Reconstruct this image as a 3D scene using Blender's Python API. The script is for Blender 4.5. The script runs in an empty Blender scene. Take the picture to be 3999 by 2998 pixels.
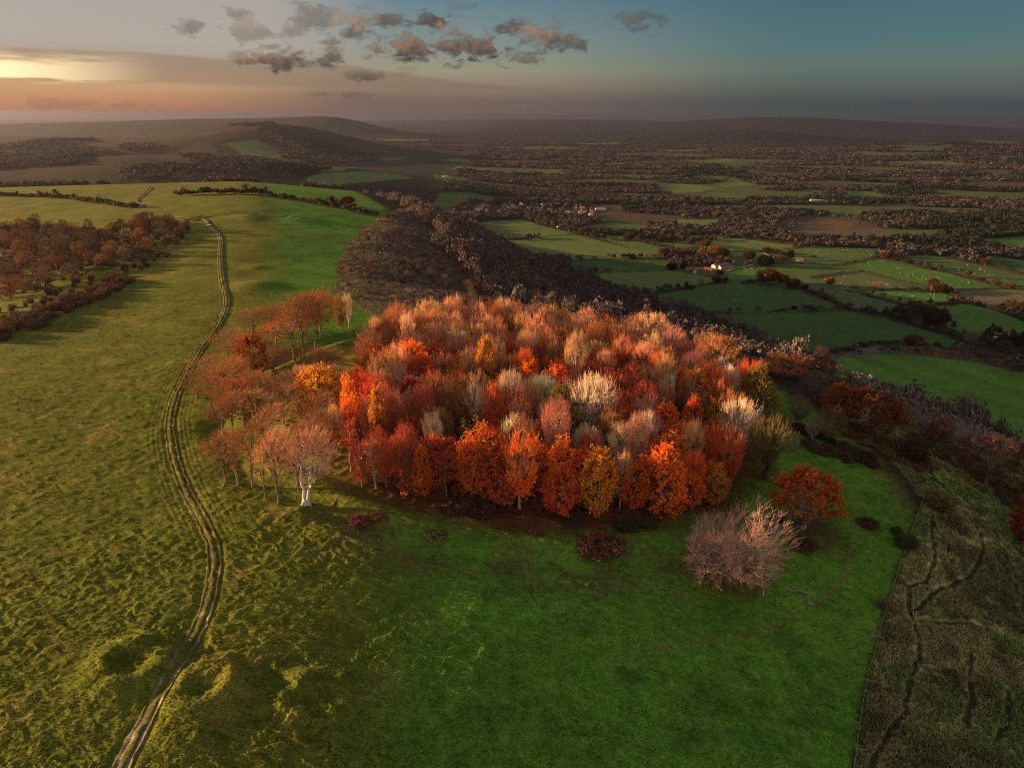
import bpy, bmesh, math, random
import numpy as np
from mathutils import Vector, Matrix

# ------------------------------------------------------------------ camera, sky, sun, exposure
scene = bpy.context.scene
COL = scene.collection
CAM_Z = 70.0
PITCH, ROLL = math.radians(20.5), math.radians(0.35)
FPX = 2800.0                                   # focal length in pixels of the 3999 x 2998 photograph
cd = bpy.data.cameras.new("camera")
cd.sensor_width = 36.0
cd.lens = 36.0 * FPX / 3999.0
cd.clip_start, cd.clip_end = 0.5, 120000.0
cam = bpy.data.objects.new("camera", cd)
COL.objects.link(cam)
cam.matrix_world = (Matrix.Translation((0, 0, CAM_Z)) @ Matrix.Rotation(math.pi / 2 - PITCH, 4, 'X')
                    @ Matrix.Rotation(ROLL, 4, 'Z'))
scene.camera = cam
scene.view_settings.view_transform = 'Standard'
scene.view_settings.look = 'None'
EXPOSURE = 1.6
scene.view_settings.exposure = EXPOSURE
scene.view_settings.gamma = 1.0
scene.cycles.use_denoising = False
scene.cycles.pixel_filter_type = 'BLACKMAN_HARRIS'
scene.cycles.filter_width = 1.1
try:
    scene.cycles.denoiser = 'OPENIMAGEDENOISE'
    scene.cycles.denoising_prefilter = 'FAST'
except Exception:
    pass
scene.cycles.max_bounces = 5
scene.cycles.diffuse_bounces = 3
scene.cycles.transmission_bounces = 3
scene.cycles.volume_bounces = 1
scene.cycles.transparent_max_bounces = 8
scene.cycles.caustics_reflective = False
scene.cycles.caustics_refractive = False

SUN_AZ, SUN_EL = math.radians(-79.0), math.radians(8.2)    # azimuth from +Y, negative to the left
SUN_DIR = Vector((math.sin(SUN_AZ) * math.cos(SUN_EL), math.cos(SUN_AZ) * math.cos(SUN_EL), math.sin(SUN_EL)))
sl = bpy.data.lights.new("sun", 'SUN')
sl.energy = 5.0
sl.angle = math.radians(0.55)
sl.color = (1.0, 0.60, 0.26)
so = bpy.data.objects.new("sun", sl)
COL.objects.link(so)
so.rotation_euler = (-SUN_DIR).to_track_quat('-Z', 'Y').to_euler()


class NT:
    """tiny node-tree writer"""
    def __init__(s, tree):
        s.t = tree
        s.n, s.l = tree.nodes, tree.links

    def new(s, typ, **kw):
        nd = s.n.new(typ)
        for k, v in kw.items():
            setattr(nd, k, v)
        return nd

    def put(s, sock, v):
        if isinstance(v, bpy.types.NodeSocket):
            s.l.new(v, sock)
        else:
            if hasattr(sock.default_value, '__len__') and not hasattr(v, '__len__'):
                v = [v] * len(sock.default_value)
            if hasattr(v, '__len__') and hasattr(sock.default_value, '__len__') and len(v) == 3 and len(sock.default_value) == 4:
                v = (*v, 1.0)
            sock.default_value = v

    def math(s, op, a, b=0.0, c=0.0, clamp=False):
        nd = s.new('ShaderNodeMath', operation=op, use_clamp=clamp)
        s.put(nd.inputs[0], a)
        s.put(nd.inputs[1], b)
        s.put(nd.inputs[2], c)
        return nd.outputs[0]

    def vmath(s, op, a, b=(0, 0, 0), scale=1.0):
        nd = s.new('ShaderNodeVectorMath', operation=op)
        s.put(nd.inputs[0], a)
        s.put(nd.inputs[1], b)
        if op == 'SCALE':
            s.put(nd.inputs['Scale'], scale)
        return nd.outputs[1] if op in ('LENGTH', 'DOT_PRODUCT', 'DISTANCE') else nd.outputs[0]

    def mix(s, f, a, b, mode='MIX'):
        nd = s.new('ShaderNodeMix', data_type='RGBA', blend_type=mode)
        nd.clamp_factor = True
        s.put(nd.inputs[0], f)
        s.put(nd.inputs[6], a)
        s.put(nd.inputs[7], b)
        return nd.outputs[2]

    def ramp(s, f, stops, interp='LINEAR'):
        nd = s.new('ShaderNodeValToRGB')
        cr = nd.color_ramp
        cr.interpolation = interp
        while len(cr.elements) < len(stops):
            cr.elements.new(0.5)
        for e, (p, c) in zip(cr.elements, stops):
            e.position = p
            e.color = (*c, 1.0) if len(c) == 3 else c
        s.put(nd.inputs[0], f)
        return nd.outputs[0]

    def remap(s, v, a, b, c=0.0, d=1.0, smooth=True):
        nd = s.new('ShaderNodeMapRange', interpolation_type='SMOOTHSTEP' if smooth else 'LINEAR')
        for i, q in enumerate((v, a, b, c, d)):
            s.put(nd.inputs[i], q)
        return nd.outputs[0]

    def noise(s, vec, scale, detail=3.0, rough=0.5, dist=0.0):
        nd = s.new('ShaderNodeTexNoise')
        s.put(nd.inputs['Vector'], vec)
        s.put(nd.inputs['Scale'], scale)
        s.put(nd.inputs['Detail'], detail)
        s.put(nd.inputs['Roughness'], rough)
        s.put(nd.inputs['Distortion'], dist)
        return nd.outputs[0]


def pix_dir(px, py):
    """world direction through a pixel of the photograph"""
    u = (np.asarray(px, float) - 1999.5) / FPX
    v = (1499.0 - np.asarray(py, float)) / FPX
    c, s = math.cos(ROLL), math.sin(ROLL)
    u, v = u * c - v * s, u * s + v * c
    cp, sp = math.cos(PITCH), math.sin(PITCH)
    return u, cp + v * sp, -sp + v * cp


def build_world():
    w = bpy.data.worlds.new("World")
    scene.world = w
    w.use_nodes = True
    w.cycles.sampling_method = 'MANUAL'
    w.cycles.sample_map_resolution = 512
    T = NT(w.node_tree)
    bg = w.node_tree.nodes['Background']
    sky = T.new('ShaderNodeTexSky', sky_type='NISHITA')
    sky.sun_disc = False
    sky.sun_elevation = SUN_EL
    sky.sun_rotation = SUN_AZ
    sky.altitude = 300
    sky.air_density = 1.0
    sky.dust_density = 2.0
    sky.ozone_density = 1.0
    tc = T.new('ShaderNodeTexCoord')
    d = T.vmath('NORMALIZE', tc.outputs['Generated'])
    xyz = T.new('ShaderNodeSeparateXYZ')
    T.put(xyz.inputs[0], d)
    X, Y, Z = xyz.outputs
    hl = T.math('SQRT', T.math('MAXIMUM', T.math('ADD', T.math('MULTIPLY', X, X), T.math('MULTIPLY', Y, Y)), 1e-5))
    saz = math.radians(-46)                  # middle of the glow behind the cloud bank
    cosaz = T.math('DIVIDE', T.math('ADD', T.math('MULTIPLY', X, math.sin(saz)), T.math('MULTIPLY', Y, math.cos(saz))), hl)
    near = T.remap(cosaz, 0.25, 1.0, 0, 1, False)            # 0 far from the sun .. 1 towards it
    el = T.math('ARCTAN2', Z, hl)                       # elevation in radians
    e = T.math('MULTIPLY', el, 180 / math.pi / 10.0, clamp=True)       # 0..1 over 0..10 degrees
    cold = T.ramp(e, [(0.0, (.062, .074, .084)), (.10, (.058, .072, .082)), (.20, (.082, .112, .104)), (.32, (.100, .152, .138)),
                      (.50, (.066, .150, .172)), (.77, (.042, .120, .165)), (1.0, (.04, .10, .15))])
    mid = T.ramp(e, [(0.0, (.175, .122, .112)), (.10, (.180, .122, .106)), (.19, (.270, .190, .135)), (.30, (.320, .290, .195)),
                     (.50, (.215, .265, .250)), (.77, (.114, .205, .254)), (1.0, (.10, .18, .23))])
    warm = T.ramp(e, [(0.0, (.40, .165, .080)), (.06, (.52, .225, .115)), (.15, (.58, .32, .165)), (.22, (.56, .36, .20)), (.30, (.40, .315, .25)), (.45, (.42, .365, .325)),
                      (.77, (.40, .355, .325)), (1.0, (.30, .27, .25))])
    c = T.mix(T.remap(near, 0.18, 0.72, 0, 1, True), cold, mid)
    c = T.mix(T.math('MULTIPLY', T.remap(near, T.remap(e, .1, .5, .74, .70), T.remap(e, .1, .5, .96, .86), 0, 1, True), 1.0), c, warm)
    # the sky overhead and behind the camera, out of view, brightened to fill shade and tree fronts
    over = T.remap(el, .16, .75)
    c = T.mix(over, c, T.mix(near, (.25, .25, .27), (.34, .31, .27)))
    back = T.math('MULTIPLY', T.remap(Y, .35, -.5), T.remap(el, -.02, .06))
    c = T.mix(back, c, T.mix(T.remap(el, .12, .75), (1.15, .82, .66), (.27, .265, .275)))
    # physical sky under the graded evening haze
    c = T.mix(0.90, T.vmath('SCALE', sky.outputs[0], scale=0.10), c)
    # thin flat bank over the sun glow, with torn edges
    nz = T.noise(T.vmath('MULTIPLY', d, (3.0, 3.0, 40.0)), 3.0, 6.0, 0.6)
    az = T.math('ARCTAN2', X, Y)
    wob = T.math('MULTIPLY', T.math('SUBTRACT', nz, 0.5), 0.045)
    elw = T.math('ADD', el, wob)
    # --- flat stratus bank: from beyond the left edge to the middle
    topb = T.ramp(T.remap(az, -0.80, 0.10, 0, 1, False),
                  [(0.0, (.0662,) * 3), (.38, (.067,) * 3), (.66, (.058,) * 3), (.82, (.040,) * 3), (1.0, (.029,) * 3)])
    botb = T.ramp(T.remap(az, -0.80, 0.10, 0, 1, False),
                  [(0.0, (.038,) * 3), (.30, (.0315,) * 3), (.66, (.0295,) * 3), (1.0, (.0275,) * 3)])
    elw2 = T.math('ADD', el, T.math('MULTIPLY', wob, 0.12))
    bank = T.math('MULTIPLY', T.remap(T.math('SUBTRACT', topb, elw2), -0.001, 0.0035), T.remap(T.math('SUBTRACT', elw2, botb), -0.002, 0.006))
    bank = T.math('MULTIPLY', bank, T.remap(az, 0.10, -0.02))
    bankcol = T.ramp(T.remap(az, -0.75, 0.1, 0, 1, False), [(0, (.46, .28, .15)), (.4, (.30, .19, .125)), (1, (.17, .125, .105))])
    c = T.mix(T.math('MULTIPLY', bank, 0.62), c, bankcol)
    # --- burning gap between the bank and the haze, at the sun
    gx = T.remap(az, -0.41, -0.62)
    gap = T.math('MULTIPLY', gx, T.math('MULTIPLY', T.remap(elw, 0.030, 0.040), T.remap(elw, 0.067, 0.050)))
    c = T.mix(T.math('MULTIPLY', gap, 0.95), c, (1.35, 1.06, .58))
    # --- individual clouds, each a ragged ellipse in direction space
    CL = [  # px, py, half-width px, half-height px, darkness, warmth
        (740, 105, 44, 28, .55, .5), (935, 50, 36, 22, .5, .4), (965, 125, 95, 36, .45, .8), (1085, 225, 105, 50, .95, .55),
        (1275, 215, 70, 42, .85, .35), (1130, 120, 65, 30, .45, .6), (1225, 75, 85, 48, .55, .35), (1395, 105, 80, 52, .75, .95),
        (1520, 88, 62, 34, .85, .2), (1715, 88, 58, 36, .95, .05), (1590, 190, 135, 46, 1., .45), (1820, 185, 165, 52, 1., .35),
        (1775, 130, 62, 50, .55, 1.), (1420, 295, 58, 18, .8, .4), (1990, 115, 75, 30, .8, .1), (2130, 150, 125, 44, .9, .75),
        (2260, 165, 60, 30, .75, .45), (2475, 85, 68, 36, .6, .3), (2570, 85, 40, 22, .35, .1), (2060, 235, 70, 16, .6, .25), (1800, 25, 55, 16, .25, .9),
        (1240, 370, 130, 12, .45, .5), (1590, 275, 40, 22, .2, .9), (930, 215, 40, 22, .4, .9), (3530, 405, 50, 6, .35, 0), (3930, 420, 110, 18, .3, 0),
        (250, 405, 120, 18, .25, .7), (480, 412, 90, 14, .22, .7), (3060, 377, 14, 8, .3, 0)]
    cn = T.noise(T.vmath('MULTIPLY', d, (1.0, 1.0, 2.0)), 38.0, 9.0, 0.64, 0.5)
    cn2 = T.noise(d, 95.0, 5.0, 0.6)
    cf = None
    wsum = None
    for (px, py, hw, hh, dk, wm) in CL:
        vx, vy, vz = pix_dir(px, py)
        v = Vector((vx, vy, vz)).normalized()
        r = v.cross(Vector((0, 0, 1))).normalized()
        up = r.cross(v)
        da = T.math('MULTIPLY', T.vmath('DOT_PRODUCT', d, tuple(r)), FPX / hw)
        de = T.math('SUBTRACT', T.vmath('DOT_PRODUCT', d, tuple(up)), 0.0)
        de = T.math('MULTIPLY', de, FPX / hh)
        front = T.vmath('DOT_PRODUCT', d, tuple(v))
        rr = T.math('SQRT', T.math('ADD', T.math('MULTIPLY', da, da), T.math('MULTIPLY', de, de)))
        m = T.math('SUBTRACT', 1.25, rr)
        m = T.math('ADD', m, T.math('MULTIPLY', T.math('SUBTRACT', cn, 0.5), 4.6))
        m = T.math('MULTIPLY', T.remap(m, 0.08, 1.0), T.math('GREATER_THAN', front, 0.5))
        m = T.math('MULTIPLY', m, dk)
        # warm rim on the top / sun side, dark below
        wv = T.math('MULTIPLY', T.remap(T.math('ADD', T.math('SUBTRACT', T.math('MULTIPLY', de, 0.8), T.math('MULTIPLY', da, 0.35)),
                                               T.math('MULTIPLY', T.math('SUBTRACT', cn2, 0.5), 2.6)), -0.7, 0.8), wm)
        wv = T.math('MULTIPLY', wv, m)
        cf = m if cf is None else T.math('MAXIMUM', cf, m)
        wsum = wv if wsum is None else T.math('MAXIMUM', wsum, wv)
    ccol = T.mix(near, (.040, .046, .054), (.085, .064, .054))
    ccol = T.mix(wsum, ccol, T.mix(near, (.30, .18, .125), (.62, .36, .19)))
    c = T.mix(T.math('MULTIPLY', cf, 0.96), c, ccol)
    # below the horizon: dull
    c = T.mix(T.remap(el, -0.014, -0.05), c, (.03, .03, .03))
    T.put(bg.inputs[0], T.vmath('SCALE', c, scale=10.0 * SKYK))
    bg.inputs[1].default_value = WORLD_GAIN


WORLD_GAIN = 0.10
SKYK = 1.07 * 2 ** -EXPOSURE
build_world()


# ------------------------------------------------------------------ numeric helpers
def _hash(ix, iy, seed):
    h = (ix.astype(np.int64) * 374761393 + iy.astype(np.int64) * 668265263 + seed * 974711) & 0xFFFFFFFF
    h = ((h ^ (h >> 13)) * 1274126177) & 0xFFFFFFFF
    h = (h ^ (h >> 16)) & 0xFFFFFF
    return h.astype(np.float32) / np.float32(0xFFFFFF)


def vnoise(x, y, seed=0):
    """smooth value noise in -1..1"""
    x = np.asarray(x, float)
    y = np.asarray(y, float)
    ix = np.floor(x)
    iy = np.floor(y)
    fx = (x - ix).astype(np.float32)
    fy = (y - iy).astype(np.float32)
    ix = ix.astype(np.int64)
    iy = iy.astype(np.int64)
    fx = fx * fx * fx * (fx * (fx * 6 - 15) + 10)
    fy = fy * fy * fy * (fy * (fy * 6 - 15) + 10)
    a = _hash(ix, iy, seed)
    b = _hash(ix + 1, iy, seed)
    c = _hash(ix, iy + 1, seed)
    d = _hash(ix + 1, iy + 1, seed)
    return ((a + (b - a) * fx) * (1 - fy) + (c + (d - c) * fx) * fy) * 2 - 1


def fbm(x, y, octv=3, seed=0, gain=0.5):
    s, a, t = 0.0, 1.0, 0.0
    for i in range(octv):
        f = 2.03 ** i
        s = s + a * vnoise(x * f + 17.3 * i, y * f - 9.1 * i, seed + i)
        t += a
        a *= gain
    return s / t


def sstep(x, a, b):
    t = np.clip((x - a) / (b - a), 0, 1)
    return t * t * (3 - 2 * t)


def srelu(x, k):
    return 0.5 * (x + np.sqrt(x * x + k * k))


def seg_dist(x, y, pts):
    """distance to a polyline"""
    best = np.full(np.shape(x), 1e12)
    for (ax, ay), (bx, by) in zip(pts[:-1], pts[1:]):
        dx, dy = bx - ax, by - ay
        t = np.clip(((x - ax) * dx + (y - ay) * dy) / (dx * dx + dy * dy + 1e-9), 0, 1)
        q = (x - ax - t * dx) ** 2 + (y - ay - t * dy) ** 2
        best = np.minimum(best, q)
    return np.sqrt(best)


def in_poly(x, y, poly):
    c = np.zeros(np.shape(x), bool)
    n = len(poly)
    j = n - 1
    for i in range(n):
        xi, yi = poly[i]
        xj, yj = poly[j]
        hit = ((yi > y) != (yj > y)) & (x < (xj - xi) * (y - yi) / ((yj - yi) if yj != yi else 1e-9) + xi)
        c ^= hit
        j = i
    return c


# ------------------------------------------------------------------ the land
CREST_Y = [-400, 0, 60, 130, 200, 305, 450, 574, 700, 900, 1200, 1800, 3000]
CREST_X = [-25, -28, -33, -42, -75, -122, -165, -205, -250, -330, -420, -600, -900]
SH_Y = [-600, -100, 0, 60, 100, 140, 180, 220, 260, 300, 340, 450, 574, 700, 900, 1200, 1800, 3000]
SH_X = [0, 35, 45, 52, 66, 85, 86, 71, 33, -30, -72, -92, -100, -125, -200, -320, -560, -900]
SHOULDER = list(zip(SH_X, SH_Y))
RING_C, RING_R = (0.0, 186.0), 70.0
BUMPS = [  # x, y, height over the plain, sx, sy
    (-1210, 2150, 92, 520, 420), (-2500, 2700, 78, 900, 800), (-700, 2500, 50, 380, 420), (-1900, 3300, 42, 900, 400),
    (-1400, 4500, 132, 420, 600), (-2600, 4600, 92, 1300, 900), (-5200, 5200, 95, 1600, 1000),
    (-5600, 9500, 130, 1500, 900), (-3300, 9500, 165, 1100, 900), (-2250, 9800, 120, 480, 800),
    (4780, 15000, 225, 1700, 1200), (7900, 16000, 165, 2000, 1200), (1300, 17500, 170, 1900, 1300), (2580, 9000, 115, 800, 600), (3345, 5600, 78, 800, 420),
    (-600, 24000, 110, 5000, 2500), (3500, 26000, 120, 5000, 2500), (800, 12500, 60, 2600, 900)]
MOUNDS = []      # filled after the first pass: x, y, radius, height, kind


def base_height(x, y):
    x = np.asarray(x, float)
    y = np.asarray(y, float)
    C = np.interp(y, CREST_Y, CREST_X)
    S = np.interp(y, SH_Y, SH_X)
    P = np.interp(y, [-900, -300, 0, 200, 400, 600, 800, 900, 1100, 1500, 2200, 3000], [-60, -8, -1, 0, 0, .5, -2, -6, -25, -95, -155, -195])
    A = np.interp(y, [-200, 60, 105, 140, 170, 240, 300, 400, 600, 900], [.165, .172, .15, .095, .06, .05, .08, .11, .11, .08])
    r = np.minimum(x - C, S - C + 30)
    right = -A * srelu(r - 2, 12)
    l = np.minimum(C - x, 900)
    left = -0.032 * srelu(l - 5, 20) - 34 * sstep(l, 70, 300) * np.exp(-((y - 330) / 190) ** 2) - 60 * sstep(l, 450, 1500) \
        - 25 * sstep(l, 250, 600) * np.exp(-((y - 60) / 200) ** 2)
    d = seg_dist(x, y, SHOULDER) * np.where(x > S, 1, -1)
    L = 395.0
    t = np.clip(d / L, 0, 1)
    gully = 1 + 0.07 * vnoise(x / 70, y / 70, 5) * sstep(d, 20, 90)
    ridge = P + right + left - 186 * (3 * t * t - 2 * t ** 3) * gully
    g = np.full(x.shape, -185.0)
    for (bx, by, h, sx, sy) in BUMPS:
        g = g + h * np.exp(-0.5 * (((x - bx) / sx) ** 2 + ((y - by) / sy) ** 2))
    far = sstep(np.hypot(x, y), 500, 1600)
    g = g + 5.0 * far * fbm(x / 520, y / 420, 3, 11) + 9 * sstep(np.hypot(x, y), 2500, 6000) * fbm(x / 1500, y / 900, 3, 12)
    g = g - (x * x + y * y) / 1.48e7          # the earth's curve
    m = np.maximum(ridge, g) + 6.0 * np.exp(-((ridge - g) / 14.0) ** 2)
    # the old earthwork round the wood
    rr = np.hypot(x - RING_C[0], (y - RING_C[1]) * 1.0)
    ang = np.arctan2(y - RING_C[1], x - RING_C[0])
    rr = rr + 2.0 * vnoise(ang * 5, ang * 0 + 3.1, 21)
    m = m + 0.9 * np.exp(-((rr - 69) / 2.6) ** 2) - 0.7 * np.exp(-((rr - 75) / 3.2) ** 2)
    # soft swells of the down
    near = 1 - sstep(np.hypot(x, y), 600, 1200)
    m = m + near * (0.38 * fbm(x / 22, y / 22, 2, 31) + 0.55 * vnoise(x / 75, y / 75, 33))
    for (mx, my, R, h, kind) in MOUNDS:
        q = np.hypot(x - mx, y - my) / R
        if kind == 'ring':
            m = m + h * (np.exp(-((q - .9) / 0.5) ** 2) * (1 + .3 * vnoise(x / 2.5, y / 2.5, 77)) + .42 * np.exp(-(q / 0.62) ** 2))
        else:
            m = m + h * np.exp(-q * q)
    return m


def ground_at(px, py):
    """where the view ray of a photograph pixel meets the land (arrays)"""
    dx, dy, dz = [np.atleast_1d(np.asarray(a, float)) for a in pix_dir(px, py)]
    dx, dy, dz = np.broadcast_arrays(dx, dy, dz)
    ts = np.concatenate([np.arange(30, 400, 3.0), np.geomspace(400, 60000, 260)])
    lo, hi = np.empty(dx.shape), np.empty(dx.shape)
    for c in range(0, len(dx), 200):
        k = slice(c, c + 200)
        below = (CAM_Z + dz[k, None] * ts) < base_height(dx[k, None] * ts, dy[k, None] * ts)
        below[:, -1] = True
        i = np.maximum(np.argmax(below, axis=1), 1)
        lo[k], hi[k] = ts[i - 1], ts[i]
    for _ in range(16):
        mid = (lo + hi) / 2
        b = (CAM_Z + dz * mid) < base_height(dx * mid, dy * mid)
        hi = np.where(b, mid, hi)
        lo = np.where(b, lo, mid)
    return np.stack([dx * hi, dy * hi], -1)


def G(px, py):
    return tuple(ground_at(px, py)[0])


def GP(pts):
    a = np.array(pts, float)
    return [tuple(q) for q in ground_at(a[:, 0], a[:, 1])]


def project(x, y, z):
    """world point -> photograph pixel"""
    cp, sp = math.cos(PITCH), math.sin(PITCH)
    dz = z - CAM_Z
    f = y * cp - dz * sp
    u = x / f
    v = (y * sp + dz * cp) / f
    c, s = math.cos(-ROLL), math.sin(-ROLL)
    u, v = u * c - v * s, u * s + v * c
    return 1999.5 + u * FPX, 1499 - v * FPX, f


_m = []
for (px, py, R, h, kind) in [(800, 2690, 4.0, 1.15, 'ring'), (1235, 2730, 4.2, 1.15, 'ring'), (520, 2600, 4.6, 1.2, 'ring'), (1010, 1115, 9, 1.5, 'dome'),
                             (960, 850, 14, 1.0, 'dome'), (1180, 860, 16, 0.9, 'dome'), (1000, 1045, 6, 0.8, 'dome'), (1300, 2090, 4, .8, 'dome'), (1450, 2130, 5, .8, 'dome'),
                             (1180, 2000, 3, .7, 'dome'), (760, 2850, 5, .6, 'dome')]:
    gx, gy = G(px, py)
    _m.append((gx, gy, R, h, kind))
MOUNDS.extend(_m)

# ------------------------------------------------------------------ scene-object helpers
def tag(o, label=None, cat=None, group=None, kind=None):
    if label:
        o['label'] = label
    if cat:
        o['category'] = cat
    if group:
        o['group'] = group
    if kind:
        o['kind'] = kind
    return o


def empty(name, loc=(0, 0, 0), rz=0.0):
    o = bpy.data.objects.new(name, None)
    o.empty_display_size = 0.5
    o.location = loc
    o.rotation_euler = (0, 0, rz)
    COL.objects.link(o)
    return o


def mesh_np(name, verts, quads=None, tris=None, mats=(), mat_q=None, mat_t=None, smooth=False, color=None):
    """mesh from arrays; quads (n,4), tris (m,3)"""
    me = bpy.data.meshes.new(name)
    verts = np.asarray(verts, np.float32)
    quads = np.zeros((0, 4), np.int32) if quads is None else np.asarray(quads, np.int32)
    tris = np.zeros((0, 3), np.int32) if tris is None else np.asarray(tris, np.int32)
    nq, nt = len(quads), len(tris)
    me.vertices.add(len(verts))
    me.vertices.foreach_set('co', verts.ravel())
    me.loops.add(nq * 4 + nt * 3)
    me.loops.foreach_set('vertex_index', np.concatenate([quads.ravel(), tris.ravel()]))
    me.polygons.add(nq + nt)
    st = np.concatenate([np.arange(nq) * 4, nq * 4 + np.arange(nt) * 3]).astype(np.int32)
    me.polygons.foreach_set('loop_start', st)
    if mat_q is not None or mat_t is not None:
        mi = np.concatenate([np.zeros(nq, np.int32) if mat_q is None else np.asarray(mat_q, np.int32),
                             np.zeros(nt, np.int32) if mat_t is None else np.asarray(mat_t, np.int32)])
        me.polygons.foreach_set('material_index', mi)
    for m in mats:
        me.materials.append(m)
    me.update(calc_edges=True)
    me.polygons.foreach_set('use_smooth', np.full(nq + nt, smooth, bool))
    if color is not None:
        at = me.color_attributes.new('tint', 'FLOAT_COLOR', 'POINT')
        c = np.ones((len(verts), 4), np.float32)
        c[:, :color.shape[1]] = color
        at.data.foreach_set('color', c.ravel())
    return me


def link(name, me, parent=None, loc=None, rz=None):
    o = bpy.data.objects.new(name, me)
    COL.objects.link(o)
    if parent is not None:
        o.parent = parent
    if loc is not None:
        o.location = loc
    if rz is not None:
        o.rotation_euler = (0, 0, rz)
    return o


def new_mat(name):
    m = bpy.data.materials.new(name)
    m.use_nodes = True
    T = NT(m.node_tree)
    p = m.node_tree.nodes['Principled BSDF']
    p.inputs['Roughness'].default_value = 0.9
    p.inputs['Specular IOR Level'].default_value = 0.15
    return m, T, p


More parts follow.
